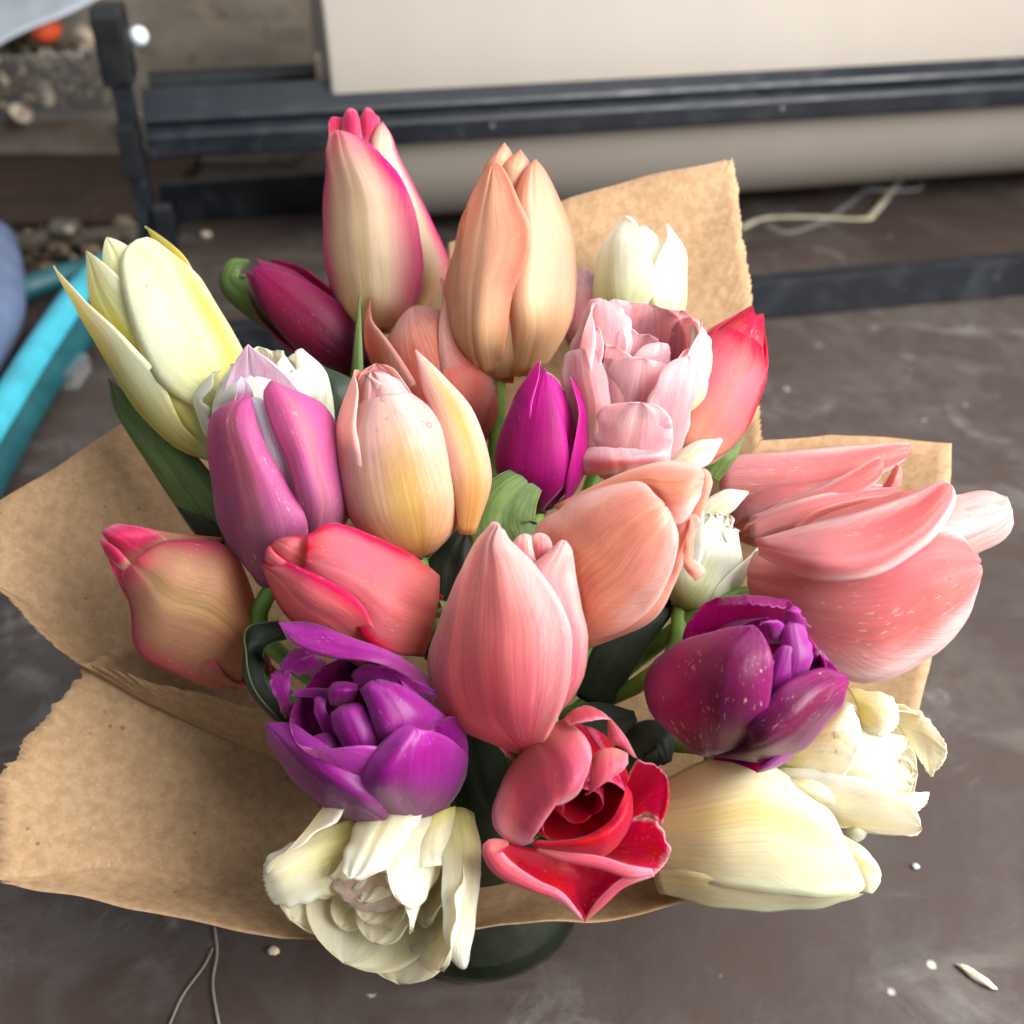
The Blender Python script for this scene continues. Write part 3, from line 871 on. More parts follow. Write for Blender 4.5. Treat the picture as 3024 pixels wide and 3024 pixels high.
pebble('pale_crumb', (-9.73,-1.41,0.00), 0.24, M['chip'], 'tiny pale crumb on the table below the brown paper', 'crumb')
pebble('wood_chip', (18.55,-2.53,-0.00), 0.62, M['chip'], 'pale sliver of wood lying on the table', 'wood chip', (1.3, 0.3, 0.25), -0.75)
pebble('white_crumb', (17.73,2.73,-0.00), 0.17, M['greyplastic'], 'tiny white crumb on the table beyond the cream tulip', 'crumb')
pebble('grey_crumb', (-30.62,78.01,0.00), 0.5, M['chip'], 'small pale pebble near the foot of the cutter upright', 'crumb')
strip('plant_fibre', [(-13.21,-4.64,0.00), (-12.98,-3.33,0.00), (-12.44,-2.07,0.00), (-12.26,-1.24,-0.00)], 0.10, M['fibre'], 'straight thin dry fibre on the table below the brown paper', 'fibre', 0.04)
strip('plant_fibre', [(-12.41,-0.25,0.00), (-12.03,-1.48,0.00), (-11.89,-2.88,0.00), (-11.21,-4.74,0.00)], 0.11, M['fibre'], 'curved thin dry fibre crossing a straight one', 'fibre', 0.06)

# ------------------------------------------------------------------ glass jar
JX, JY = -1.4, 1.3
jar = tag(empty('glass_jar', (JX, JY, 0)), 'greenish glass jar holding the stems below the brown paper', 'jar')
JM = Matrix.Translation((JX, JY, 0.1))
lathe('jar_glass', [(0.02, 0.0), (3.9, 0.0), (4.3, 0.25), (4.4, 0.8), (4.4, 7.4), (4.2, 7.9), (4.25, 8.1), (4.0, 8.15), (4.0, 0.9), (3.7, 0.6), (0.02, 0.5)], M['glass'], jar, n=64, M4=JM)
lathe('water', [(0.02, 0.62), (3.65, 0.7), (3.95, 1.0), (3.95, 5.2), (0.02, 5.2)], M['water'], jar, n=64, M4=JM)

# ------------------------------------------------------------------ kraft paper
wrap = tag(empty('kraft_paper_wrap', (JX, JY, 6.5)), 'crinkled brown kraft paper wrapped around the tulips with torn edges', 'paper')
def polyline(pts, n):
    p = np.array(pts, float)
    d = np.r_[0, np.cumsum(np.linalg.norm(np.diff(p, axis=0), axis=1))]
    s = np.linspace(0, d[-1], n)
    s_all = np.sort(np.r_[s, d[1:-1]])
    return np.stack([np.interp(s_all, d, p[:, k]) for k in range(3)], 1), s_all / d[-1]
def flap(outer, a0, a1, n=360, m=30, bulge=0.0, ragged=None, rag=0.10, crumple=0.12, seed=1, r0=2.5, z0=6.6, crease=()):
    P, s = polyline(outer, n)
    rs = np.random.RandomState(seed)
    nn = len(P)
    ang = np.radians(a0 + (a1 - a0) * s)
    I = np.stack([JX + 0.2 + r0 * np.cos(ang), JY + r0 * np.sin(ang), np.full(nn, z0)], 1)
    if ragged is not None:
        for lo, hi in ragged:
            k = (s >= lo) & (s <= hi)
            j = rs.uniform(-1, 1, nn) * rag + np.array([noise.noise(Vector((x * 60, seed, 0))) for x in s]) * rag * 1.6
            d = P - I; d /= np.linalg.norm(d, axis=1, keepdims=True)
            P = P + d * (j * k)[:, None]
    t = np.linspace(0, 1, m)
    ker = np.exp(-np.linspace(-2, 2, 81) ** 2); ker /= ker.sum()
    Pp = np.vstack([P[:1]] * 40 + [P] + [P[-1:]] * 40)
    Ps = np.stack([np.convolve(Pp[:, k], ker, 'valid') for k in range(3)], 1)
    t3 = (t ** 4)[:, None, None]
    G = I[None] * (1 - t)[:, None, None] + (Ps[None] * (1 - t3) + P[None] * t3) * t[:, None, None]
    G = G + np.array([0, 0, 1.0]) * (bulge * np.sin(np.pi * t) ** 1.0)[:, None, None]
    w = np.repeat(smooth01(t / 0.5)[:, None], nn, 1)
    G = wob(G, crumple * 3.0, 0.16, seed, w)
    G = wob(G, crumple, 0.5, seed + 9, w)
    for (c, r, amp) in crease:
        dd = np.linalg.norm(G - np.array(c), axis=2)
        G = G + np.array([0.1, -0.5, 0.86]) * (amp * np.exp(-(dd / r) ** 2))[..., None]
    U, Tt = np.meshgrid(s * 2 - 1, t)
    o = shell('paper_flap', G, M['kraft'], wrap, 0.03, U * 0, Tt * 0, flip=True)
    return o
flap([(-12.59,3.31,13.51), (-15.87,1.86,12.67), (-17.03,0.21,11.54), (-18.26,-1.83,10.36), (-17.82,-4.36,8.50), (-12.86,-5.12,8.10), (-7.59,-5.78,7.69), (-4.37,-5.88,7.72), (-1.17,-5.86,7.93), (2.55,-5.61,8.28), (6.09,-4.91,8.41), (9.00,-3.07,8.77), (11.33,-1.33,9.50)],
     165, 335, bulge=-0.6, ragged=[(0.05, 0.30)], rag=0.15, seed=3, crease=[((-14.53,0.27,12.15), .7, 0.7), ((-11.91,-0.84,11.43), 1.1, -0.8), ((-15.74,-0.91,10.97), 0.7, -0.55), ((-13.67,-1.02,10.82), .5, .6), ((-14.80,0.60,13.13), .35, -.5), ((-10.02,-2.97,9.78), 2.5, -.5), ((-14.97,-3.39,9.18), 1.2, .4)])
flap([(-8.02,0.00,12.29), (-10.14,0.36,12.45), (-12.73,1.06,12.74), (-15.72,1.67,13.10), (-17.76,3.00,13.78), (-19.61,4.31,14.60), (-20.32,7.18,16.25), (-16.88,10.25,17.33), (-14.79,12.33,17.68), (-11.37,14.69,18.44)],
     215, 110, bulge=-1.2, ragged=[(0.0, 0.52)], rag=0.15, seed=5)
flap([(-12.98,13.77,17.12), (-8.48,14.94,17.92), (-3.85,16.87,20.67), (-2.61,17.69,22.72), (2.36,18.31,24.49), (9.51,19.38,26.01), (9.80,17.56,23.76), (10.12,15.56,21.25), (10.39,11.37,16.66), (9.97,9.09,14.80)],
     125, 45, bulge=-1.2, ragged=[(0.62, 0.95)], rag=0.09, seed=7, crumple=0.08)
flap([(8.44,8.05,16.28), (9.91,9.46,17.77), (12.50,9.59,17.96), (17.04,8.92,18.05), (16.94,7.99,17.07), (15.77,2.92,12.27), (15.05,1.27,10.95), (13.08,-0.75,9.11)],
     60, -25, bulge=-1.0, seed=11, crumple=0.08)

# ------------------------------------------------------------------ tulips
slot = [0]
def neckfoot():
    i = slot[0]; slot[0] += 1
    a = i * 2.39996; r = 2.15 * math.sqrt((i + 0.5) / 27.0)
    return (JX + 0.2 + r * math.cos(a), JY + r * math.sin(a), 6.6), (JX + 1.25 * r * math.cos(a + 0.5), JY + 1.25 * r * math.sin(a + 0.5), 1.0)
def F(name, b, t, f, R, mat, label, cat='tulip'):
    fl = Flower(name, b, t, f, R, mat, label, cat)
    fl.stem(*neckfoot())
    return fl

# pink and cream, tall at the back
x = F('tulip', (-5.57,13.54,20.46),(-6.13,16.40,28.38),(0.127,-0.930,0.345), 2.09, 'pinkcream', 'tall cream tulip with bright pink petal edges, standing furthest back')
for th in (180, 120, -120):
    x.petal(th, .93, .72, 1.0, tip=.5, mid=.66, belly=.28)
x.patch([((-7.19,15.85,27.59),(-6.88,15.85,27.59),(-6.63,15.96,27.75)), ((-7.22,16.28,28.21),(-6.94,16.32,28.26),(-6.63,16.39,28.36)), ((-7.15,16.54,28.40),(-7.02,16.56,28.44),(-6.77,16.54,28.40))], 'pinktip')
x.patch([((-5.85,15.36,27.25),(-5.60,15.43,27.35),(-5.36,15.58,27.55)), ((-5.96,16.15,28.37),(-5.57,15.84,28.45),(-5.17,16.15,28.37)), ((-5.79,16.42,28.76),(-5.60,16.48,28.84),(-5.38,16.33,28.62))], 'pinktip')
x.patch([((-6.66,15.36,27.25),(-6.23,15.36,27.25),(-5.79,15.51,27.45)), ((-6.64,16.15,28.37),(-6.23,15.74,28.48),(-5.94,16.05,28.40)), ((-6.50,16.39,28.71),(-6.29,16.46,28.81),(-6.06,16.36,28.67))], 'pinktip')
x.patch([((-5.34,13.37,20.92),(-4.35,13.01,21.09),(-3.77,14.04,21.17)), ((-5.20,13.50,23.19),(-3.60,12.92,23.23),(-2.58,14.71,22.82)), ((-5.14,14.45,25.42),(-4.13,14.16,25.53),(-3.34,15.38,24.83)), ((-5.59,15.33,27.38),(-4.95,15.06,27.34),(-4.36,15.83,26.87)), ((-5.39,15.73,28.12),(-5.00,15.53,28.18),(-4.68,15.89,27.83)), ((-5.06,15.94,28.42),(-5.06,15.94,28.42),(-5.06,15.94,28.42))])
x.patch([((-6.52,13.35,20.88),(-5.80,12.75,20.91),(-5.19,13.19,21.00)), ((-7.36,14.08,21.93),(-5.73,12.11,22.60),(-4.22,12.53,22.33)), ((-7.72,15.19,23.86),(-5.88,12.61,24.53),(-3.93,13.04,24.10)), ((-7.57,15.70,25.63),(-6.10,13.53,26.19),(-4.45,14.19,26.09)), ((-7.35,15.76,27.12),(-6.48,14.50,27.41),(-5.32,14.93,27.15)), ((-7.15,15.66,28.02),(-6.69,15.33,28.25),(-6.17,15.42,28.03))], ruff=.02, lift=(0, .7))

# peach
x = F('tulip', (-0.53,9.39,20.46),(-0.16,12.89,27.90),(0.010,-0.905,0.425), 2.19, 'peach', 'large peach orange tulip with two front petals parting in a slit')
for th in (180, 120, -120):
    x.petal(th, .94, .9, 1.0, tip=.4)
x.petal(0, .8, .82, .7, tip=.4)
x.patch([((-1.09,11.99,27.14),(-0.56,11.99,27.14),(-0.16,12.12,27.33)), ((-0.99,12.36,27.84),(-0.50,12.16,28.07),(0.02,12.45,28.14)), ((-0.27,12.65,28.60),(-0.27,12.65,28.60),(-0.27,12.65,28.60))])
x.patch([((-0.33,11.59,26.74),(0.08,11.49,26.60),(0.52,11.76,26.98)), ((-0.39,12.09,27.81),(0.08,11.73,27.81),(0.65,12.06,27.93)), ((0.31,12.40,28.42),(0.31,12.40,28.42),(0.31,12.40,28.42))])
x.patch([((-0.28,9.12,21.12),(0.44,8.79,20.99),(1.27,9.55,21.04)), ((-0.12,8.94,22.96),(0.98,8.39,23.04),(2.19,10.26,22.40)), ((-0.19,9.49,24.26),(0.97,8.83,24.54),(2.43,10.97,23.93)), ((0.08,10.38,25.71),(1.08,9.78,26.07),(2.29,11.51,25.40)), ((0.04,11.20,26.88),(0.85,10.64,27.13),(1.77,11.72,26.75)), ((0.46,11.69,27.76),(0.80,11.43,27.90),(1.23,11.93,27.74)), ((0.86,12.00,28.20),(0.86,12.00,28.20),(0.86,12.00,28.20))], crease=.02, lift=(.1, 0))
x.patch([((-1.67,9.39,20.81),(-1.11,8.79,20.99),(-0.58,9.03,21.17)), ((-2.52,10.09,21.81),(-1.48,8.28,22.71),(-0.54,8.68,22.76)), ((-2.65,10.91,23.33),(-1.57,8.80,24.33),(-0.33,9.36,24.43)), ((-2.18,11.46,24.99),(-1.17,9.71,25.80),(0.44,9.84,25.98)), ((-1.72,11.75,26.45),(-0.95,10.51,26.94),(-0.04,10.61,26.91)), ((-1.14,11.79,27.55),(-0.78,11.33,27.76),(-0.44,11.40,27.68)), ((-0.67,11.93,28.09),(-0.67,11.93,28.09),(-0.67,11.93,28.09))], crease=.02, lift=(0, .55))

# maroon bud
x = F('tulip', (-6.06,12.77,19.19),(-10.82,14.88,23.07),(0.054,-0.848,0.527), 1.48, 'maroon', 'dark maroon tulip bud in shade beside the yellow tulip')
for th in (-60, 60, 180):
    x.petal(th, .97, .88, 1.0, tip=.3, a=2.6, b=.9)
for th in (0, 120, -120):
    x.petal(th, .93, 1.0, 1.0, tip=.35, a=2.6, b=.9, lean=3)
x.leaf([(-7.02,13.47,19.32), (-9.82,14.12,20.94), (-11.53,14.69,22.11), (-11.55,15.04,22.77), (-10.87,15.32,23.00)], [.5, .8, .8, .5, .05], (-.3, -.8, .4))

# pale yellow, left
x = F('tulip', (-10.16,6.03,19.15),(-14.90,11.84,24.84),(0.090,-0.658,0.748), 2.10, 'yellow', 'pale yellow tulip with pointed petals leaning over the teal shears')
x.petal(175, 1.05, .95, .95, tip=.70, a=2.4, b=.95)
x.petal(115, 1.08, .98, .95, tip=.72, a=2.2, b=1.0)
x.petal(-125, 1.02, .95, .9, tip=.80, a=2.2, b=1.0)
x.petal(-75, 1.02, 1.02, .92, tip=.98, a=2.0, b=1.0, lean=2)
x.petal(-8, 1.0, .84, .8, tip=.6, a=2.6, b=.8)
x.petal(-42, .98, .93, .85, tip=.78, a=2.4, b=.9)
x.petal(52, .94, 1.03, 1.25, tip=.60, a=4.5, b=.6, lean=1)
x.drops(18, .35, .95, .1, .6, .025, .09, 2)

# white double behind the mauve tulip
x = F('tulip', (-8.79,5.67,19.50),(-8.69,6.60,23.45),(0.221,-0.950,0.220), 2.08, 'white', 'white double tulip with curled knobbly petals behind the mauve tulip')
rs = np.random.RandomState(11)
for i in range(16):
    x.petal(i * 137.5, .72 + .22 * rs.rand(), .30 + .045 * i, .42 + .1 * rs.rand(), tip=.55, rho=.55, a=6, b=.5, ruff=.05, tc=-.12, wb=.09, lean=2 * i * .4)
for th in (50, -10, 180, 120):
    x.petal(th, .88, 1.0, .7, tip=.7, a=5, b=.55, lean=4)
x.ribbon([(-10.14,5.19,19.35), (-11.60,5.89,20.69), (-12.54,6.59,21.69), (-12.98,7.29,22.17)], [.45, .9, .75, .12], (-.5, -.6, .6), 1.1)
x.ribbon([(-6.89,5.03,19.46), (-6.67,5.65,21.05), (-6.91,6.51,22.27), (-7.53,7.33,22.93)], [.35, .75, .75, .2], (.5, -.6, .5), 1.0)

# mauve
x = F('tulip', (-8.14,1.40,17.07),(-8.43,4.21,23.87),(0.231,-0.896,0.380), 1.99, 'mauve', 'mauve pink tulip with a white striped slit between its front petals')
for th in (130, -130):
    x.petal(th, .9, .70, 1.0, tip=.4)
x.patch([((-10.00,4.19,21.75),(-8.64,4.36,21.65),(-6.61,4.19,21.75)), ((-9.81,4.33,22.30),(-8.76,4.72,22.33),(-7.05,4.60,22.68)), ((-9.30,4.68,23.49),(-8.75,4.77,23.27),(-7.85,4.79,23.65)), ((-8.85,4.67,24.18),(-8.65,4.69,24.21),(-8.41,4.69,24.21)), ((-8.63,4.71,24.41),(-8.63,4.71,24.41),(-8.63,4.71,24.41))], inside=True)
x.patch([((-9.09,3.75,22.87),(-8.78,3.75,22.87),(-8.46,3.79,22.93)), ((-8.99,3.94,23.32),(-8.75,3.99,23.39),(-8.53,3.90,23.26)), ((-8.86,4.11,23.56),(-8.86,4.11,23.56),(-8.86,4.11,23.56))], 'mauvewhite')
x.patch([((-7.90,1.22,19.60),(-7.21,1.18,19.54),(-6.60,1.26,19.65)), ((-8.08,1.81,21.66),(-7.41,1.59,21.87),(-6.93,1.68,21.66)), ((-8.49,2.77,23.03),(-7.95,2.58,23.29),(-7.52,2.61,22.99)), ((-8.51,3.05,23.26),(-8.24,3.09,23.32),(-7.90,3.03,23.23))], 'mauvewhite')
x.patch([((-7.25,1.62,18.43),(-6.40,1.03,18.63),(-5.82,1.99,18.60)), ((-6.74,0.87,20.68),(-5.81,0.75,20.68),(-5.35,2.40,19.54)), ((-7.03,1.42,21.98),(-6.08,1.25,22.09),(-5.46,2.86,20.90)), ((-7.48,1.95,22.91),(-6.46,1.85,23.12),(-5.65,3.16,22.03)), ((-7.81,2.65,23.56),(-7.01,2.52,23.73),(-6.20,3.28,23.07)), ((-7.74,3.19,23.82),(-7.60,3.22,23.86),(-7.43,3.13,23.72))], crease=.012, lift=(.1, 0))
x.patch([((-8.64,1.23,17.18),(-8.07,0.66,17.41),(-7.41,1.02,17.57)), ((-9.79,2.07,18.72),(-8.10,0.29,19.85),(-6.54,0.57,19.90)), ((-10.07,2.79,20.45),(-8.41,0.99,21.54),(-7.11,1.06,21.12)), ((-10.05,3.34,21.93),(-8.81,1.87,22.80),(-7.82,1.74,22.26)), ((-9.68,3.39,22.70),(-8.79,2.47,23.30),(-8.14,2.28,23.03)), ((-8.69,2.99,23.35),(-8.49,3.04,23.42),(-8.35,3.00,23.37))], crease=.012, lift=(0, .1))

# blush peach
x = F('tulip', (-3.19,1.98,17.72),(-4.42,3.94,24.01),(0.151,-0.935,0.322), 2.02, 'peachpink', 'blush peach tulip with water drops and one petal standing apart')
for th, h in ((-60, .98), (60, .92), (180, 1.0), (20, .95), (-20, .99)):
    x.petal(th, h, .72, .7, tip=.32, a=4.5, b=.55, ruff=.03, mat='palepink')
x.petal(-100, 1.0, 1.0, 1.0, tip=.34, a=3.5, b=.6)
x.petal(130, .9, .95, 1.0, tip=.3)
x.petal(4, .86, 1.02, 1.22, tip=.42, belly=.45, a=5.0, b=.5, nib=.05)
x.drops(20, .55, .96, .35, .8, .025, .10)
x.ribbon([(-1.42,1.36,19.11), (-1.18,1.88,21.06), (-1.72,3.05,22.56), (-2.50,4.14,23.42), (-3.23,5.23,23.94)], [.35, .85, .92, .62, .06], (.35, -.75, .45), [1.1, 1.0, .8, .7])

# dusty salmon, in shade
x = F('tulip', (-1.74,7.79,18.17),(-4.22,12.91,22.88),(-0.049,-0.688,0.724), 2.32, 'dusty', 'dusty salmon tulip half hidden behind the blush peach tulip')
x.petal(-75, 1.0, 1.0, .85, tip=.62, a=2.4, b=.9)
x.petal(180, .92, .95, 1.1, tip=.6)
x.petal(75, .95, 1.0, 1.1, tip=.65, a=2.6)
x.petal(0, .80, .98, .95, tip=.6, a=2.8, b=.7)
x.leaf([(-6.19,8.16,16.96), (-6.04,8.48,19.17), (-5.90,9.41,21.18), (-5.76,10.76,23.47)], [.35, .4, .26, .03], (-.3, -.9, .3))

# magenta bud
x = F('tulip', (0.82,3.70,18.43),(1.17,5.11,23.41),(-0.046,-0.960,0.275), 1.56, 'magenta', 'slender magenta tulip bud with white striped inner petals')
x.petal(-70, 1.03, .88, .75, tip=.18, a=2.6)
x.petal(180, .95, .9, 1.0, tip=.2)
x.petal(30, .95, .82, .8, tip=.2, a=2.6)
x.petal(78, .95, 1.06, .72, tip=.5, a=2.2, b=.9)
x.petal(-22, .99, 1.0, 1.05, tip=.16, a=2.4, b=.95, belly=.36)
x.leaf([(0.34,1.18,18.15), (-0.28,1.73,19.28), (0.16,2.41,20.08), (1.28,3.15,20.61)], [1.2, 1.25, .95, .08], (.1, -.75, .6), 1.8)

# soft pink double
x = F('tulip', (3.80,5.26,18.74),(4.56,6.47,24.66),(-0.149,-0.965,0.217), 2.16, 'doublepink', 'soft pink double tulip with many ruffled frilly petals')
rs = np.random.RandomState(5)
for i in range(18):
    k = i / 17.0
    x.petal(i * 137.5 + 20, .64 + .30 * rs.rand(), .22 + .66 * k, .36 + .26 * rs.rand(), tip=.75 + .3 * rs.rand(), rho=.75 + .5 * rs.rand(), a=7, b=.4, ruff=.025, rf=1.5 + 2 * rs.rand(), tc=.16 * (rs.rand() - .4), wb=.04)
for th in (180, 140, -140, 100, -100):
    x.petal(th, 1.0, .96, .8, tip=.9, a=7, b=.42, ruff=.025, rf=2.5)
x.petal(48, .86, 1.0, .5, tip=.95, a=6, b=.45, ruff=.03, wb=.03)
x.petal(8, .60, 1.0, .6, tip=.98, a=6, b=.45, ruff=.03, tc=.1, wb=.03)
x.patch([((4.53,4.54,21.90),(4.81,4.54,21.90),(5.15,4.39,21.69)), ((4.38,4.95,23.01),(4.71,4.56,23.32),(5.25,4.95,23.01)), ((4.47,5.34,23.57),(4.82,5.20,23.89),(5.27,5.50,23.62)), ((4.91,5.63,23.81),(5.05,5.69,23.89),(5.20,5.60,23.77))], rag=.04, ruff=.03, bow=.22, lift=(.1, .1))
x.patch([((3.29,4.20,20.72),(3.72,4.20,20.72),(4.10,4.36,20.94)), ((3.10,4.85,22.52),(3.65,4.24,22.70),(4.47,4.85,22.69)), ((3.12,5.49,23.25),(3.59,5.21,23.55),(4.33,5.26,23.11)), ((3.29,5.71,23.40),(3.49,5.75,23.46),(3.80,5.68,23.35))], rag=.05, ruff=.03, bow=.22, lift=(.1, .15))
x.patch([((5.41,5.04,20.52),(5.60,5.19,20.74),(5.95,5.41,21.06)), ((5.74,5.29,22.28),(6.04,4.85,22.52),(6.73,5.74,21.87)), ((6.03,6.04,23.35),(6.32,5.59,23.58),(6.92,6.35,23.09)), ((6.18,6.92,23.90),(6.42,6.66,24.06),(6.88,6.92,23.56)), ((6.31,7.03,23.89),(6.49,7.06,23.93),(6.68,6.99,23.83))], 'ivory', rag=.04, ruff=.03)
x.patch([((1.93,6.15,22.10),(2.61,5.44,22.49),(3.36,5.93,22.49)), ((1.99,6.58,23.08),(2.76,5.59,23.58),(3.87,5.99,23.27)), ((2.34,7.20,23.95),(3.02,6.32,24.27),(4.00,6.71,23.96)), ((2.67,7.82,24.49),(3.10,7.23,24.69),(3.79,7.31,24.28)), ((2.94,7.96,24.52),(3.22,7.98,24.55),(3.48,7.83,24.34))], rag=.06, ruff=.04, lift=(0, .2))
x.patch([((2.20,4.42,20.34),(2.59,3.71,20.72),(3.16,4.04,20.84)), ((1.91,5.02,21.89),(2.47,3.89,22.54),(3.23,4.42,22.07)), ((1.81,5.53,22.97),(2.34,4.67,23.48),(3.05,5.12,23.08)), ((1.95,5.85,23.43),(2.31,5.41,23.85),(2.79,5.59,23.58)), ((2.15,5.92,23.53),(2.35,5.99,23.62),(2.60,5.94,23.56))], ruff=.02, lift=(.15, .15))
x.patch([((2.63,3.86,19.88),(3.66,3.19,20.32),(4.66,3.87,20.24)), ((2.22,3.79,20.48),(3.54,2.86,21.07),(5.09,3.54,20.83)), ((2.46,4.03,20.82),(3.49,3.45,21.22),(4.97,3.78,20.81))], rag=.04, ruff=.02, lift=(.2, .2))

# white bud at the back
x = F('tulip', (5.02,11.47,20.81),(5.20,15.27,24.50),(-0.108,-0.689,0.716), 1.89, 'white', 'white and green tulip bud in front of the upright brown paper')
x.petal(180, .95, .85, 1.1, tip=.5)
x.petal(10, .93, .8, .7, tip=.5, a=3)
x.petal(-42, 1.0, 1.0, 1.0, tip=.48, a=2.8, b=.7, curl=(0, .1))
x.petal(70, .97, 1.0, .9, tip=.62, a=2.6, b=.8)
# pink white sliver
x = F('tulip', (3.48,12.00,19.83),(2.80,14.82,22.98),(-0.117,-0.753,0.648), 1.13, 'palepink', 'pale pink tulip mostly hidden between the peach and soft pink tulips')
for th in (0, 120, -120):
    x.petal(th, .92, 1.0, 1.0, tip=.2, mat='doublepink')
for th in (60, 180, -60):
    x.petal(th, .98, .88, 1.0, tip=.2, mat='doublepink')

# coral red, right
x = F('tulip', (5.70,5.39,19.11),(9.11,9.65,23.45),(-0.024,-0.704,0.710), 1.70, 'coralred', 'coral red tulip with a deep red tip beside the soft pink double')
for th in (-60, 180):
    x.petal(th, .98, .86, 1.0, tip=.22)
x.petal(60, .97, .86, 1.0, tip=.2)
x.petal(-110, .95, 1.0, 1.1, tip=.25)
x.petal(120, .93, 1.0, 1.1, tip=.28)
x.petal(12, .84, 1.02, 1.15, tip=.42, belly=.45, a=4, b=.6)

# salmon, middle right
x = F('tulip', (1.83,-0.49,16.11),(5.93,0.55,21.44),(-0.298,-0.867,0.399), 1.72, 'salmon', 'salmon tulip with a broad smooth front petal and a torn curling edge')
for th in (180, 120, -120):
    x.petal(th, .92, .70, 1.0, tip=.4)
x.patch([((5.37,-0.36,20.65),(5.58,-0.30,20.75),(5.79,-0.24,20.83)), ((5.82,0.33,21.82),(5.93,-0.01,21.85),(6.15,0.27,21.73)), ((5.84,0.69,22.15),(6.01,0.67,22.13),(6.15,0.57,21.98))])
x.patch([((1.35,0.93,20.58),(1.61,0.62,20.48),(2.17,0.52,20.35)), ((3.24,1.00,21.72),(3.72,0.36,21.86),(4.16,0.15,21.55)), ((4.68,0.90,22.29),(4.66,-0.20,22.10),(4.94,-0.84,21.19)), ((5.61,0.69,22.33),(5.45,-0.22,22.25),(5.42,-0.51,21.67)), ((5.87,0.49,22.22),(5.91,0.34,22.01),(5.82,0.12,21.69))], lift=(0, .2))
x.patch([((2.11,-0.88,16.96),(2.32,-1.32,16.67),(2.33,-0.98,16.11)), ((3.26,-1.38,17.99),(3.92,-1.95,18.04),(4.42,-1.05,17.40)), ((4.54,-1.22,19.60),(4.82,-1.60,19.58),(5.08,-1.00,18.88)), ((4.97,-0.77,20.95),(5.24,-1.19,20.86),(5.48,-0.86,20.47)), ((5.37,-0.61,21.35),(5.64,-0.64,21.31),(5.71,-0.78,21.10))])
x.ribbon([(5.45,-0.78,21.27), (5.38,-1.36,20.80), (5.35,-1.68,20.35), (5.77,-1.76,19.88)], [.1, .2, .24, .34], (.3, -.8, .4), .8, ruff=.15)
x.patch([((1.59,-0.80,17.41),(1.90,-1.51,17.44),(2.26,-1.37,16.94)), ((0.79,0.22,19.92),(2.07,-1.84,19.76),(3.27,-1.76,17.79)), ((1.54,0.16,20.87),(2.82,-1.89,20.73),(4.13,-1.85,18.71)), ((2.43,0.15,21.55),(3.47,-1.61,21.49),(4.58,-1.85,19.75)), ((3.74,-0.01,22.03),(4.19,-1.28,21.95),(4.86,-1.55,20.87)), ((4.32,-0.52,22.00),(4.59,-0.95,21.91),(4.86,-1.16,21.43))], lift=(.15, .2))

# small white with green
x = F('tulip', (5.77,0.96,16.26),(7.35,2.88,19.01),(-0.158,-0.764,0.626), 1.30, 'white', 'small white double tulip with green tinged petals beside the salmon tulip')
rs = np.random.RandomState(8)
for i in range(12):
    x.petal(i * 137.5, .78 + .2 * rs.rand(), .3 + .055 * i, .6, tip=.5, rho=.7, a=6, b=.45, ruff=.08, wb=.1)
x.petal(10, .72, 1.0, 1.2, tip=.9, a=6, b=.4)
x.petal(80, .9, 1.0, .8, tip=.9, a=2.6, b=.8, lean=6)
x.petal(-60, .95, 1.0, .9, tip=.8)
x.ribbon([(6.01,2.82,17.35), (6.71,3.29,18.38), (7.52,3.58,18.96), (8.22,3.84,19.16)], [.3, .55, .5, .06], (.2, -.7, .6), 1.0)
x.ribbon([(5.03,3.66,19.25), (5.64,4.01,20.10), (6.44,4.24,20.61), (7.23,4.56,20.88)], [.3, .55, .6, .08], (-.1, -.5, .8), 1.0)

# big rose pink: back one and front one
x = F('tulip', (8.19,6.16,15.85),(14.50,7.08,18.03),(-0.097,-0.785,0.612), 1.58, 'bigpink', 'rosy salmon tulip lying behind the big rose pink tulip')
for th in (180, 60, -60):
    x.petal(th, .9, .9, 1.0, tip=.4)
x.patch([((8.09,7.78,18.15),(7.81,6.73,17.70),(8.09,6.50,16.33)), ((11.48,7.52,18.67),(11.20,6.09,18.36),(10.73,5.85,17.15)), ((14.09,7.55,18.88),(13.92,6.84,18.74),(13.44,6.45,18.00)), ((14.89,7.48,18.95),(14.99,7.31,18.71),(14.79,7.10,18.41))], rag=.03)
x.patch([((13.49,5.55,18.11),(13.78,5.78,18.44),(14.05,6.08,18.87)), ((13.71,5.38,18.22),(13.87,5.34,18.69),(14.13,5.88,18.93)), ((14.20,5.60,18.19),(14.28,5.84,18.52),(14.24,6.00,18.76))])
x.patch([((9.83,5.75,17.36),(8.59,4.58,17.42),(8.46,4.55,16.68)), ((11.41,5.35,18.52),(11.42,4.53,18.57),(11.16,4.56,17.74)), ((13.05,5.85,19.25),(13.15,5.17,19.32),(13.02,5.14,18.57)), ((13.29,5.90,19.31),(13.47,5.80,19.17),(13.47,5.63,18.93))])
x.patch([((8.67,4.99,17.32),(8.50,4.02,17.32),(8.68,4.06,16.68)), ((10.90,4.77,18.40),(10.97,4.07,18.26),(11.05,4.03,17.69)), ((13.54,5.26,18.40),(13.54,4.90,18.41),(13.32,4.87,18.01)), ((14.15,5.38,18.22),(14.15,5.38,18.22),(14.15,5.38,18.22))])
x = F('tulip', (8.47,0.88,17.02),(16.43,1.86,19.82),(-0.136,-0.747,0.650), 2.61, 'bigpink', 'big rose pink tulip with white rimmed petals stretching furthest right')
for th, h in ((180, .94), (60, .98), (-60, 1.0), (0, .99), (120, .96)):
    x.petal(th, h, .54, .62, tip=.34, a=5, b=.5, mat='palepink')
x.petal(180, .85, .8, 1.0, tip=.5)
x.petal(120, .85, .8, 1.0, tip=.5)
x.petal(-100, .85, .7, 1.0, tip=.5)
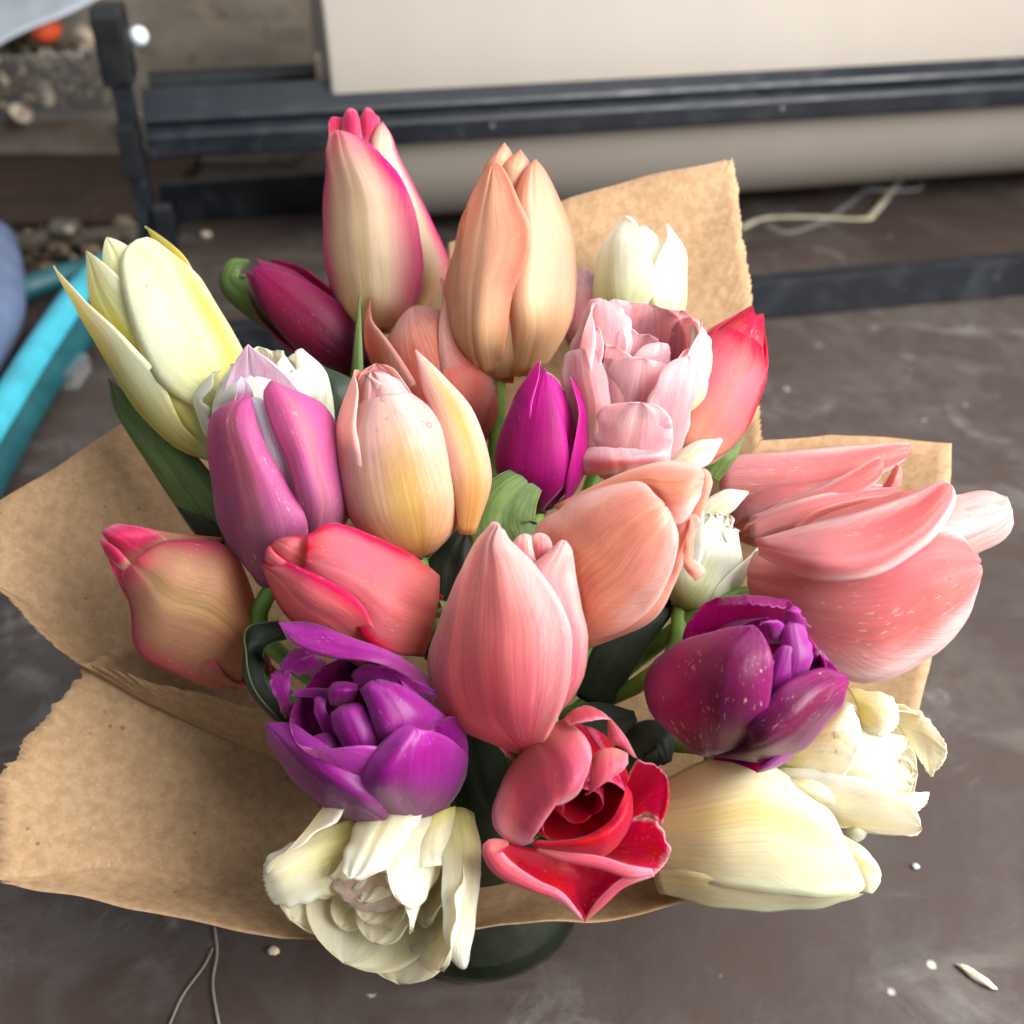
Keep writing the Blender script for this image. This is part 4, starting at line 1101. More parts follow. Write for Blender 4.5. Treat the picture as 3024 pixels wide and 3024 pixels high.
x.patch([((8.05,1.30,18.50),(7.53,0.28,18.25),(7.99,0.06,17.25)), ((9.74,0.42,19.50),(9.10,-1.83,19.26),(9.31,-1.29,16.36)), ((11.84,0.30,20.03),(10.94,-2.29,19.64),(11.27,-2.12,15.87)), ((13.35,0.45,20.25),(12.62,-1.84,19.93),(13.25,-1.82,16.66)), ((14.33,0.41,19.84),(13.96,-1.18,19.84),(14.28,-1.35,17.68)), ((14.70,-0.10,19.45),(14.75,-0.59,19.46),(14.75,-0.82,18.78))], rag=.02, lift=(0, .12))
x.patch([((7.68,0.16,19.82),(7.76,0.05,19.67),(7.86,-0.11,19.44)), ((9.35,0.12,20.47),(8.86,-1.91,21.23),(9.05,-1.85,20.10)), ((11.03,0.20,20.94),(10.36,-2.05,21.74),(10.75,-1.92,20.35)), ((12.59,0.67,21.26),(11.97,-1.23,21.86),(12.44,-1.05,20.89)), ((13.47,0.89,21.57),(13.26,-0.02,21.84),(13.41,-0.02,21.31)), ((13.70,0.64,21.56),(13.70,0.64,21.56),(13.70,0.64,21.56))], lift=(0, .3))

# plum, right
x = F('tulip', (6.62,-2.60,13.45),(8.51,-3.05,18.39),(-0.551,-0.823,0.135), 2.39, 'darkpurple', 'dark plum tulip with pale scratches, half open at its curled centre')
for th in (180, 120, -120):
    x.petal(th, .92, .9, 1.0, tip=.62, mat='purple')
x.patch([((5.57,-1.36,16.43),(7.20,-1.58,16.99),(8.79,-1.58,16.99)), ((5.52,-1.08,17.02),(7.12,-1.48,17.84),(9.00,-1.73,17.83)), ((5.81,-1.17,17.93),(7.07,-1.59,18.73),(8.84,-1.89,18.64)), ((6.32,-1.39,18.67),(7.11,-1.94,19.27),(8.38,-2.03,19.15)), ((6.39,-1.97,18.88),(7.10,-2.49,19.35),(8.20,-2.48,19.20))], inside=True, ruff=.05)
x.patch([((8.70,-2.71,15.39),(9.33,-2.61,15.53),(10.04,-2.40,15.83)), ((9.00,-2.39,16.89),(9.56,-2.53,17.03),(10.21,-2.54,16.67)), ((9.38,-2.33,17.31),(9.64,-2.31,17.35),(9.99,-2.58,16.96))], 'purple', inside=True)
x.patch([((8.00,-3.91,16.81),(8.28,-4.05,16.95),(8.77,-3.71,17.10)), ((8.12,-3.38,17.92),(8.50,-3.79,18.20),(9.05,-3.32,18.00)), ((8.09,-2.74,18.48),(8.43,-2.87,18.82),(8.93,-2.79,18.41)), ((8.33,-2.43,18.75),(8.54,-2.36,18.85),(8.74,-2.44,18.73))], 'purple', rag=.04)
x.patch([((7.29,-4.30,15.90),(7.52,-4.37,15.97),(7.88,-4.05,16.26)), ((7.61,-3.76,17.37),(7.85,-4.14,17.52),(8.35,-3.88,17.38)), ((7.89,-3.30,18.19),(8.21,-3.38,18.43),(8.61,-3.40,18.06)), ((8.10,-3.21,18.32),(8.26,-3.19,18.36),(8.43,-3.23,18.30))], 'purple')
x.patch([((7.37,-4.00,16.32),(7.63,-4.00,16.32),(7.88,-3.90,16.47)), ((7.46,-3.57,17.64),(7.74,-3.66,17.86),(8.08,-3.47,17.79)), ((7.55,-3.35,17.96),(7.82,-3.28,18.05),(8.11,-3.35,17.96))], 'purple', rag=.04)
x.patch([((7.76,-2.79,18.41),(8.00,-2.89,18.27),(8.25,-2.74,18.48)), ((7.53,-2.70,18.88),(7.74,-2.94,18.89),(8.12,-2.70,18.88)), ((7.41,-2.93,18.91),(7.57,-2.85,19.01),(7.77,-2.83,19.05))], 'purple', rag=.05)
x.patch([((8.38,-2.40,18.62),(8.64,-2.59,18.34),(9.08,-2.49,18.49)), ((8.20,-2.55,19.09),(8.41,-2.71,19.22),(8.71,-2.60,19.03)), ((8.38,-2.46,19.22),(8.54,-2.44,19.25),(8.67,-2.51,19.16))], 'purple', rag=.05)
x.patch([((7.44,-3.67,14.89),(6.91,-3.85,14.63),(6.39,-3.63,14.07)), ((7.19,-4.84,16.53),(7.30,-5.34,16.34),(7.73,-4.32,14.47)), ((7.78,-4.69,17.26),(8.10,-5.30,17.08),(8.84,-4.42,15.03)), ((8.50,-4.20,17.62),(8.88,-4.75,17.53),(9.65,-4.10,16.01)), ((9.46,-3.65,17.53),(9.68,-4.02,17.52),(10.09,-3.84,16.74)), ((10.27,-3.41,17.17),(10.27,-3.41,17.17),(10.27,-3.41,17.17))], ruff=.02, lift=(.35, 0))
x.drops(16, .3, .9, .1, .6, .02, .06, 9)
x.patch([((5.68,-3.55,14.18),(6.24,-4.21,14.64),(7.16,-4.08,15.18)), ((4.40,-2.67,15.09),(5.55,-5.00,16.99),(7.20,-4.58,16.55)), ((4.34,-1.80,15.98),(5.46,-4.75,18.22),(7.31,-4.43,17.80)), ((5.21,-1.88,17.26),(5.90,-4.09,18.81),(7.32,-4.12,18.60)), ((6.23,-2.69,18.54),(6.60,-3.62,19.14),(7.25,-3.76,18.94)), ((7.06,-3.37,19.32),(7.06,-3.37,19.32),(7.06,-3.37,19.32))], lift=(0, .35))

# pale pink, centre
x = F('tulip', (0.33,-3.20,13.63),(-0.33,-1.45,21.36),(0.046,-0.973,0.224), 2.07, 'palepink', 'pale pink tulip with a deep rose base at the heart of the bouquet')
for th in (180, 120, -120):
    x.petal(th, .9, .70, 1.0, tip=.4)
x.patch([((0.60,-1.83,19.08),(0.92,-1.78,19.16),(1.30,-1.71,19.25)), ((0.53,-1.06,20.36),(0.85,-1.38,20.60),(1.25,-1.06,20.36)), ((0.60,-0.75,20.63),(0.86,-0.69,20.71),(1.14,-0.76,20.60))])
x.patch([((-0.05,-1.99,19.20),(0.48,-1.99,19.20),(1.02,-1.93,19.28)), ((-0.16,-1.39,20.41),(0.27,-1.75,20.76),(0.66,-1.43,20.52)), ((0.06,-1.14,20.76),(0.32,-1.03,20.92),(0.59,-1.07,20.87))])
x.patch([((-0.36,-1.85,20.44),(-0.21,-1.83,20.48),(-0.05,-1.85,20.44)), ((-0.41,-1.60,21.16),(-0.28,-1.76,21.28),(-0.13,-1.71,20.99)), ((-0.44,-1.46,21.35),(-0.36,-1.44,21.38),(-0.28,-1.51,21.29))])
x.patch([((0.50,-3.68,14.35),(0.96,-3.43,14.71),(1.06,-3.29,14.90)), ((0.81,-3.52,17.01),(1.53,-3.93,17.12),(2.08,-2.76,16.36)), ((0.80,-3.06,18.37),(1.62,-3.43,18.71),(2.29,-2.15,17.57)), ((0.59,-2.45,19.59),(1.34,-2.90,19.81),(2.06,-1.81,18.76)), ((0.43,-2.01,20.22),(1.18,-2.43,20.49),(1.89,-1.63,19.72)), ((1.16,-1.46,20.66),(1.46,-1.74,20.95),(1.80,-1.58,20.49)), ((1.39,-1.26,20.77),(1.57,-1.22,20.82),(1.73,-1.30,20.70))], lift=(0, .1))
x.patch([((0.12,-3.73,14.28),(0.33,-4.02,14.55),(0.58,-3.84,14.47)), ((-1.99,-3.31,15.22),(-0.41,-4.67,16.76),(1.13,-4.33,16.56)), ((-2.67,-2.48,16.76),(-0.66,-4.34,18.64),(1.45,-3.89,18.23)), ((-2.28,-1.97,18.19),(-0.75,-3.71,19.89),(1.36,-3.32,19.56)), ((-1.71,-1.68,19.64),(-0.70,-2.93,20.83),(0.57,-2.75,20.55)), ((-1.16,-1.53,20.91),(-0.71,-2.25,21.45),(-0.19,-2.15,21.24)), ((-0.61,-1.48,21.67),(-0.45,-1.68,21.91),(-0.37,-1.71,21.69))], rag=.015, lift=(0, .45))

# coral, pointing left
x = F('tulip', (-2.40,-0.19,17.23),(-7.66,-0.15,19.38),(0.233,-0.777,0.585), 1.72, 'coral', 'coral tulip with a torn petal edge lying towards the left')
for th in (180, 110, -120):
    x.petal(th, .92, .70, 1.0, tip=.45)
x.patch([((-6.53,-1.14,19.37),(-6.34,-0.80,19.86),(-6.27,-0.47,20.33)), ((-7.24,-0.80,19.86),(-6.89,-0.94,20.35),(-6.65,-0.42,20.39)), ((-7.51,-0.54,20.05),(-7.33,-0.42,20.23),(-7.06,-0.36,20.31))], 'coral')
x.patch([((-6.69,-1.33,19.44),(-6.56,-1.30,19.50),(-6.43,-1.22,19.60)), ((-7.57,-0.92,19.68),(-7.30,-1.08,19.98),(-7.22,-0.84,19.97)), ((-7.65,-0.76,19.91),(-7.60,-0.66,20.06),(-7.50,-0.59,20.15))], 'coral')
x.patch([((-2.87,-1.35,16.28),(-2.39,-1.24,17.83),(-2.35,0.13,18.39)), ((-4.12,-2.30,17.72),(-3.48,-2.37,19.53),(-3.11,-0.12,19.42)), ((-4.91,-1.93,18.76),(-4.47,-2.12,20.23),(-4.35,-0.10,20.16)), ((-5.89,-1.56,19.29),(-5.51,-1.70,20.31),(-5.55,-0.10,20.68)), ((-6.49,-1.33,19.44),(-6.29,-1.28,20.22),(-6.36,-0.58,20.51))], rag=.04, lift=(.3, 0))
x.patch([((-4.47,-2.02,16.02),(-4.13,-1.78,16.36),(-4.10,-1.55,16.69)), ((-6.12,-1.56,17.02),(-5.34,-2.37,18.48),(-4.58,-2.24,18.68)), ((-7.17,-1.24,17.83),(-6.42,-2.05,19.11),(-5.97,-1.83,19.43)), ((-7.64,-0.91,18.83),(-7.26,-1.30,19.50),(-6.83,-1.45,19.62)), ((-7.82,-0.69,19.48),(-7.82,-0.69,19.48),(-7.82,-0.69,19.48))], lift=(0, .5))

# rose and olive, far left
x = F('tulip', (-8.59,0.36,13.49),(-13.56,2.02,17.95),(0.298,-0.737,0.606), 1.85, 'rosegreen', 'olive flushed rose tulip with magenta edges lying on the brown paper')
for th in (180, 110, -120):
    x.petal(th, .92, .70, 1.0, tip=.45)
x.patch([((-10.27,2.38,17.43),(-10.13,2.58,17.71),(-9.98,2.76,17.97)), ((-11.92,2.19,18.19),(-11.77,2.31,18.37),(-11.70,2.40,18.50)), ((-13.20,2.25,18.63),(-13.13,2.33,18.75),(-13.05,2.40,18.84))])
x.patch([((-12.98,1.57,17.32),(-12.26,1.91,17.79),(-11.70,2.23,18.25)), ((-13.65,1.91,18.49),(-12.91,1.46,18.90),(-12.13,2.12,18.79)), ((-13.84,2.07,18.72),(-13.66,2.16,18.85),(-13.27,2.23,18.96))], 'pinktip')
x.patch([((-12.77,1.01,17.21),(-12.88,1.18,17.45),(-12.95,1.26,17.57)), ((-13.31,1.18,17.45),(-13.34,1.30,17.62),(-13.34,1.44,17.83)), ((-13.70,1.67,18.15),(-13.70,1.67,18.15),(-13.70,1.67,18.15))], 'pinktip')
x.patch([((-12.91,1.03,17.93),(-12.77,1.07,17.99),(-12.70,1.15,18.10)), ((-13.55,1.43,18.16),(-13.20,1.19,18.51),(-13.13,1.42,18.49)), ((-13.88,1.83,18.55),(-13.80,1.87,18.61),(-13.73,1.86,18.59))], 'pinktip')
x.patch([((-9.66,0.00,13.33),(-8.78,-0.10,15.28),(-8.87,1.48,15.79)), ((-11.01,-0.11,13.87),(-9.57,-0.85,17.34),(-9.36,1.75,17.91)), ((-12.69,-0.04,15.18),(-10.91,-0.62,17.84),(-10.37,1.71,18.56)), ((-12.88,0.56,16.57),(-11.84,0.12,18.20),(-11.45,1.55,18.68)), ((-13.06,1.02,17.75),(-12.53,0.76,18.42),(-12.10,1.35,18.57))], lift=(0, .1))
x.leaf([(-10.35,3.99,16.23), (-11.41,4.98,17.65), (-13.18,6.65,19.34), (-14.67,8.07,20.32), (-15.25,9.02,20.80)], [.9, 1.15, .95, .5, .04], (-.45, -.6, .65), 1.2)
x.leaf([(-10.21,4.03,15.95), (-10.97,4.27,16.98), (-12.06,4.69,17.93)], [.5, .5, .04], (-.3, -.7, .6), 1.2, mat='leafshade')

# violet double, lower left
x = F('tulip', (-3.20,-3.03,12.14),(-5.46,-3.72,17.07),(0.558,-0.818,0.141), 2.39, 'purple', 'violet double tulip with wet glossy petals opening to the upper left')
for th in (170, 110, -120, -60):
    x.petal(th, .9, .88, .95, tip=.85, a=5, b=.5)
x.patch([((-6.27,-2.19,16.12),(-6.08,-2.09,16.27),(-5.90,-1.93,16.49)), ((-7.07,-2.56,16.65),(-6.58,-2.60,17.11),(-6.16,-2.25,17.08)), ((-7.21,-2.58,16.96),(-6.98,-2.38,17.25),(-6.50,-2.25,17.44))], rag=.06, ruff=.05)
x.patch([((-7.25,-2.96,15.03),(-6.98,-2.91,15.10),(-6.76,-2.96,15.03)), ((-7.43,-2.89,15.82),(-7.14,-3.01,16.17),(-7.03,-2.84,15.89)), ((-7.59,-2.74,16.39),(-7.34,-2.63,16.54),(-6.94,-2.60,16.58)), ((-7.49,-2.48,16.58),(-7.31,-2.44,16.65),(-7.14,-2.45,16.63))], rag=.06, ruff=.05)
x.patch([((-5.83,-2.89,15.82),(-5.75,-2.79,15.96),(-5.75,-2.69,16.11)), ((-6.79,-2.91,15.96),(-6.56,-2.85,16.06),(-6.35,-2.76,16.18)), ((-6.96,-2.90,15.98),(-6.93,-2.88,16.02),(-6.83,-2.81,16.11))])
x.patch([((-5.56,-4.23,14.96),(-5.43,-4.20,15.00),(-5.32,-4.12,15.11)), ((-6.07,-3.69,15.89),(-5.81,-3.79,16.11),(-5.68,-3.65,15.96)), ((-6.10,-3.39,16.32),(-5.94,-3.34,16.40),(-5.71,-3.42,16.28))], rag=.04)
x.patch([((-4.61,-4.88,14.02),(-4.55,-4.87,14.05),(-4.48,-4.86,14.06)), ((-5.94,-4.43,15.19),(-5.64,-4.57,15.34),(-5.34,-4.33,15.33)), ((-6.15,-4.14,15.43),(-5.87,-4.07,15.54),(-5.61,-4.08,15.51))])
x.patch([((-4.83,-3.17,16.47),(-3.74,-3.23,16.39),(-2.35,-3.32,16.25)), ((-4.99,-2.90,16.86),(-3.87,-3.29,17.52),(-2.43,-3.15,16.49)), ((-4.69,-2.77,17.05),(-4.13,-2.93,17.33),(-3.38,-2.79,17.02))], rag=.04, ruff=.03)
x.patch([((-5.60,-3.64,16.32),(-5.25,-3.66,16.29),(-4.86,-3.59,16.39)), ((-5.63,-3.53,16.82),(-5.18,-3.75,17.03),(-4.72,-3.53,16.82)), ((-5.51,-3.25,16.88),(-5.17,-3.22,16.92),(-4.75,-3.27,16.85))])
x.patch([((-3.99,-4.64,15.06),(-3.32,-4.84,15.14),(-2.24,-4.01,14.57)), ((-4.11,-4.63,16.13),(-3.22,-5.01,16.64),(-1.95,-3.75,15.65)), ((-4.34,-4.26,16.83),(-3.51,-4.62,17.36),(-2.48,-3.83,16.57)), ((-4.56,-3.90,17.17),(-4.06,-4.00,17.55),(-3.30,-3.66,17.16)), ((-4.48,-3.59,17.09),(-4.16,-3.49,17.23),(-3.75,-3.51,17.20))])
x.drops(34, .45, .95, .3, .9, .02, .06, 5)
x.patch([((-4.49,-5.16,14.32),(-4.38,-5.17,14.31),(-4.30,-5.13,14.37)), ((-4.92,-4.97,15.29),(-4.45,-5.20,15.67),(-4.05,-4.83,15.50)), ((-5.34,-4.49,15.98),(-4.75,-4.86,16.49),(-4.12,-4.53,16.10)), ((-5.50,-4.12,16.33),(-4.99,-4.38,16.84),(-4.44,-4.07,16.57)), ((-5.29,-3.89,16.48),(-5.00,-3.83,16.57),(-4.61,-3.82,16.59))], ruff=.02)
x.patch([((-2.31,-4.17,12.43),(-1.82,-4.04,12.61),(-1.46,-3.65,13.18)), ((-2.53,-4.05,15.22),(-1.97,-4.28,15.76),(-1.39,-3.56,14.51)), ((-2.84,-4.13,15.79),(-2.21,-4.27,16.30),(-1.63,-3.55,15.58)), ((-2.40,-4.01,15.97),(-2.06,-3.94,16.07),(-1.78,-3.93,16.09))])
x.patch([((-4.10,-5.08,12.35),(-3.93,-5.36,13.00),(-3.91,-5.25,13.15)), ((-5.16,-4.96,12.52),(-4.54,-5.95,14.42),(-4.25,-5.69,14.62)), ((-6.23,-4.59,13.04),(-5.51,-5.73,15.08),(-5.10,-5.40,15.37)), ((-7.14,-4.08,13.77),(-6.39,-5.02,15.40),(-5.95,-4.80,15.54)), ((-7.69,-3.57,14.50),(-7.16,-4.16,15.41),(-6.76,-3.99,15.47)), ((-7.77,-3.31,15.22),(-7.77,-3.31,15.22),(-7.77,-3.31,15.22))], ruff=.02, lift=(0, .35))
x.patch([((-3.96,-4.67,12.24),(-3.12,-5.27,12.77),(-2.29,-4.60,12.33)), ((-4.31,-5.51,14.53),(-3.06,-6.18,15.13),(-1.64,-4.25,13.19)), ((-4.08,-5.55,15.51),(-2.95,-6.17,16.20),(-1.39,-3.81,14.15)), ((-3.63,-5.34,16.16),(-2.84,-5.73,16.65),(-1.71,-4.25,15.27)), ((-3.19,-5.07,16.55),(-2.73,-5.33,16.87),(-2.22,-4.77,16.28)), ((-2.81,-5.03,16.78),(-2.81,-5.03,16.78),(-2.81,-5.03,16.78))], lift=(.35, 0))
x.patch([((-2.44,-3.03,16.33),(-2.54,-2.88,16.53),(-2.66,-2.74,16.73)), ((-4.02,-3.58,17.98),(-3.71,-3.84,18.47),(-3.62,-3.09,17.98)), ((-5.49,-3.48,18.12),(-5.00,-3.80,18.88),(-4.93,-2.67,18.23)), ((-6.54,-2.94,18.19),(-6.20,-3.21,18.85),(-6.17,-2.11,18.33)), ((-7.21,-2.11,18.33),(-7.21,-2.11,18.33),(-7.21,-2.11,18.33))])
x.drops(26, .2, .85, .25, .75, .02, .07, 7)
x.leaf([(-7.40,-2.49,13.96), (-8.57,-1.84,15.24), (-8.62,-0.94,16.16), (-7.57,-0.34,16.33)], [.5, .75, .75, .5], (-.75, -.2, -.5), .8, mat='leafshade')

# rose red, open, bottom centre
x = F('tulip', (1.39,-2.46,13.30),(2.44,-6.16,13.59),(-0.318,-0.016,0.948), 2.23, 'redpink', 'open rose pink tulip showing a deep red inside')
for th in (0, 60, -60, 180, 120, -120):
    x.petal(th, .84, .78, .9, tip=.8, a=5, b=.45, mat='redin')
x.petal(90, .75, .4, .8, tip=.7, a=5, b=.45, mat='redin')
x.petal(-70, .75, .42, .8, tip=.7, a=5, b=.45, mat='redin')
x.patch([((3.53,-4.69,13.95),(3.62,-5.04,13.45),(3.75,-5.30,13.08)), ((3.77,-4.97,15.29),(4.29,-4.94,14.11),(4.20,-5.90,13.96)), ((4.36,-5.21,15.30),(4.64,-5.51,14.88),(4.46,-6.20,13.89)), ((4.56,-5.34,15.11),(4.70,-5.72,14.56),(4.56,-6.04,14.12))], inside=True, ruff=.05, rag=.03)
x.patch([((3.73,-5.43,13.24),(3.14,-5.67,11.86),(2.53,-6.40,12.55)), ((4.33,-6.14,13.98),(4.31,-5.99,12.27),(3.56,-7.06,13.01)), ((4.72,-6.90,13.59),(4.73,-6.88,12.92),(4.19,-7.40,13.04))], inside=True, ruff=.04, rag=.03)
x.patch([((4.25,-6.67,12.17),(1.79,-5.94,12.00),(-0.39,-6.12,12.95)), ((3.43,-7.05,12.32),(2.04,-6.46,11.60),(-0.64,-6.78,13.05)), ((2.82,-7.44,12.11),(2.09,-7.16,11.46),(0.46,-7.36,12.58)), ((2.35,-7.84,11.72),(2.17,-7.74,11.52),(1.88,-7.79,11.96)), ((2.18,-7.91,11.45),(2.18,-7.91,11.45),(2.18,-7.91,11.45))], inside=True)
x.ribbon([(-0.10,-6.45,13.35), (-0.65,-6.85,13.48), (-0.33,-7.31,13.17), (0.61,-7.66,12.85), (1.40,-7.78,12.50), (2.14,-7.99,11.67)], [.1, .36, .42, .28, .2, .03], (-.3, -.7, .5), [1.2, .8, .8])
x.ribbon([(2.17,-8.01,11.65), (2.74,-7.79,12.31), (3.36,-7.54,12.84), (4.23,-7.32,12.98)], [.04, .2, .2, .1], (.3, -.7, .4), .9)
x.ribbon([(0.72,-6.96,13.67), (1.47,-7.22,13.65), (2.55,-7.39,13.58), (3.48,-7.55,13.35), (4.16,-7.41,13.20)], [.06, .18, .24, .24, .12], (0, -.8, .5), .9)
x.patch([((3.68,-5.69,13.56),(2.55,-6.90,13.23),(0.73,-6.40,12.90)), ((3.60,-5.72,14.56),(2.69,-7.06,14.40),(0.59,-6.94,13.87)), ((3.41,-5.51,14.88),(2.55,-6.82,14.39),(0.71,-6.73,13.82))], 'redin', rag=.02)
x.patch([((2.68,-3.14,15.64),(2.13,-3.27,15.97),(1.58,-3.38,15.48)), ((2.89,-3.73,16.02),(2.29,-4.11,16.52),(1.63,-3.88,15.81)), ((3.01,-4.04,16.11),(2.41,-4.39,16.47),(1.74,-4.23,16.01))], rag=.03)
x.patch([((3.03,-3.79,15.93),(2.97,-3.82,15.89),(2.92,-3.90,15.78)), ((3.45,-4.40,15.76),(3.20,-4.71,16.01),(2.97,-4.52,15.58)), ((3.84,-4.65,15.05),(3.65,-4.61,15.12),(3.39,-4.44,15.36))])
x.patch([((3.51,-5.05,15.70),(2.86,-5.10,16.16),(2.41,-5.09,15.65)), ((3.43,-5.45,15.65),(2.86,-5.85,16.12),(2.32,-5.68,15.50)), ((3.15,-5.68,15.50),(2.69,-6.16,15.69),(2.24,-6.06,15.14)), ((2.69,-5.90,15.36),(2.36,-6.01,15.20),(2.11,-6.13,15.04))], rag=.04)
x.patch([((1.65,-3.09,15.19),(0.74,-3.98,15.31),(0.03,-3.88,14.06)), ((2.16,-4.50,15.97),(1.03,-5.55,16.03),(-0.40,-4.47,13.57)), ((2.39,-5.30,15.87),(1.33,-6.30,16.01),(-0.61,-5.43,13.24)), ((2.13,-5.98,15.60),(1.40,-6.70,15.78),(-0.30,-6.32,13.37)), ((1.90,-6.23,15.23),(1.34,-6.67,15.31),(0.46,-6.81,13.72)), ((1.78,-6.18,14.96),(1.27,-6.45,14.93),(0.74,-6.50,14.50))], rag=.04)

# cream yellow, bottom right
x = F('tulip', (4.60,-4.06,10.31),(11.45,-5.63,10.86),(-0.199,-0.598,0.776), 1.89, 'cream', 'cream tulip bud with a golden centre stripe at the lower right')
for th in (180, 120, -120):
    x.petal(th, .94, .70, 1.0, tip=.4)
x.patch([((10.67,-4.67,11.54),(10.58,-5.47,11.44),(10.70,-5.83,10.23)), ((11.33,-5.05,11.35),(11.34,-5.74,11.24),(11.35,-6.02,10.30)), ((11.71,-5.37,11.05),(11.88,-5.69,10.61),(11.60,-5.97,10.20))])
x.patch([((4.77,-4.80,10.30),(4.58,-5.37,10.18),(4.86,-5.41,9.43)), ((6.15,-5.52,11.03),(6.19,-6.45,11.08),(6.68,-6.06,9.55)), ((8.26,-5.80,10.97),(8.26,-6.62,11.02),(8.55,-6.18,9.55)), ((9.68,-6.06,10.60),(9.75,-6.48,10.69),(10.12,-6.22,9.85)), ((11.28,-6.04,10.27),(11.28,-6.04,10.27),(11.28,-6.04,10.27))], ruff=.03)
x.patch([((4.94,-2.92,11.94),(4.48,-4.38,11.60),(4.67,-4.96,10.07)), ((6.33,-2.92,12.99),(6.24,-5.28,13.11),(6.39,-5.88,10.86)), ((7.49,-2.98,13.26),(7.66,-5.37,13.50),(8.11,-6.19,10.94)), ((8.99,-3.48,12.89),(8.95,-5.58,13.20),(9.60,-6.27,10.83)), ((10.20,-4.30,12.23),(10.07,-5.73,12.46),(10.70,-6.20,10.74)), ((10.65,-4.98,11.79),(10.78,-5.84,11.79),(11.22,-6.06,10.77))], crease=.008, lift=(.1, .35))

# ivory double, right
x = F('tulip', (7.63,-1.36,11.73),(13.46,-3.03,12.48),(-0.277,-0.643,0.714), 2.03, 'ivory', 'ivory double tulip with wet frilly petals behind the cream bud')
rs = np.random.RandomState(41)
for i in range(16):
    k = i / 15.0
    x.petal(i * 137.5, .84 + .16 * rs.rand(), .22 + .72 * k, .42 + .2 * rs.rand(), tip=.85, rho=.8, a=6, b=.42, ruff=.03, wb=.05)
for th in (180, -120, 120, 60):
    x.petal(th, 1.02, 1.02, .8, tip=.95, a=6, b=.45, ruff=.02)
x.patch([((12.75,-1.02,13.96),(13.25,-1.35,12.97),(13.82,-2.41,12.33)), ((13.70,-1.57,13.88),(13.99,-1.72,12.96),(14.03,-2.79,12.13)), ((14.17,-1.95,13.50),(14.53,-2.40,12.86),(14.08,-2.80,12.30))], inside=True, rag=.02, ruff=.04)
x.patch([((11.56,-3.19,12.25),(10.88,-3.72,12.19),(10.72,-3.72,11.50)), ((12.65,-3.76,12.49),(12.29,-4.43,12.41),(11.80,-4.17,11.55)), ((13.60,-3.76,12.49),(13.41,-4.05,12.08),(12.82,-4.26,11.77))], rag=.025, ruff=.03)
x.patch([((11.15,-1.21,14.73),(11.31,-1.79,14.60),(11.56,-2.02,13.92)), ((12.41,-1.64,14.81),(12.17,-2.51,14.80),(11.87,-2.68,14.03)), ((12.72,-2.03,14.44),(12.65,-2.32,14.03),(12.23,-2.50,13.77))], rag=.025, ruff=.03)
x.patch([((11.31,-3.76,11.27),(11.12,-3.87,11.11),(10.94,-3.76,11.27)), ((11.43,-4.09,11.67),(11.24,-4.50,11.61),(10.97,-4.41,11.21)), ((11.66,-4.20,11.51),(11.61,-4.46,11.14),(11.33,-4.58,10.97))], rag=.03)
x.patch([((10.66,-1.84,14.01),(9.40,-2.96,13.99),(8.59,-2.82,12.78)), ((11.07,-1.93,14.76),(10.19,-3.34,14.66),(9.85,-3.66,12.99)), ((11.21,-3.03,14.58),(10.94,-3.79,14.37),(10.67,-3.84,13.25))], rag=.025, ruff=.03)
x.drops(12, .4, .95, .2, .8, .03, .08, 4)
x.patch([((8.77,-2.79,12.83),(8.50,-2.90,12.67),(8.22,-2.92,12.64)), ((10.12,-3.66,12.99),(9.60,-4.19,13.27),(9.21,-4.00,12.85)), ((11.14,-4.23,12.35),(11.00,-4.29,12.25),(10.68,-4.33,12.19))], rag=.02, ruff=.03)

# ivory double, bottom
x = F('tulip', (-2.82,-3.06,11.39),(-4.57,-7.45,10.70),(0.271,-0.254,0.928), 2.70, 'ivory', 'wide open ivory double tulip with pinkish heart hanging over the paper')
rs = np.random.RandomState(51)
for i in range(15):
    k = i / 14.0
    x.petal(i * 137.5 + 40, .74 + .24 * rs.rand(), .2 + .62 * k, .30 + .22 * rs.rand(), tip=1.0, rho=.8, a=5, b=.45, ruff=.03, wb=.06, tc=.1 * (rs.rand() - .5))
x.petal(180, 1.08, 1.0, .9, tip=1.0, a=5, b=.5, ruff=.03)
x.petal(-140, 1.06, 1.02, .85, tip=1.05, a=5, b=.5, ruff=.03)
x.petal(138, 1.02, 1.05, .9, tip=1.12, a=5, b=.5, ruff=.03)
x.petal(98, 1.0, 1.05, .9, tip=1.2, a=5, b=.5, ruff=.03)
x.petal(-100, .98, 1.0, .8, tip=1.05, a=5, b=.5, ruff=.03)
x.patch([((-3.26,-4.64,11.92),(-4.05,-5.09,12.34),(-5.00,-5.01,11.75)), ((-2.96,-5.74,11.40),(-4.19,-6.17,11.84),(-5.81,-5.91,11.15)), ((-3.17,-6.57,10.92),(-4.30,-6.83,11.07),(-5.41,-6.55,10.95)), ((-3.67,-6.81,10.58),(-4.42,-6.87,10.49),(-5.08,-6.74,10.68))], 'blushivory', rag=.02, ruff=.03)
x.patch([((-4.74,-5.63,10.17),(-4.88,-5.37,11.58),(-5.14,-4.48,12.16)), ((-6.11,-6.44,10.75),(-6.20,-6.25,12.07),(-6.55,-5.37,12.10)), ((-6.89,-6.77,10.80),(-7.13,-6.58,11.78),(-7.54,-5.85,11.94)), ((-7.52,-6.72,10.87),(-7.74,-6.48,11.39),(-7.75,-6.13,11.71))], rag=.02, ruff=.04, lift=(.15, .1))
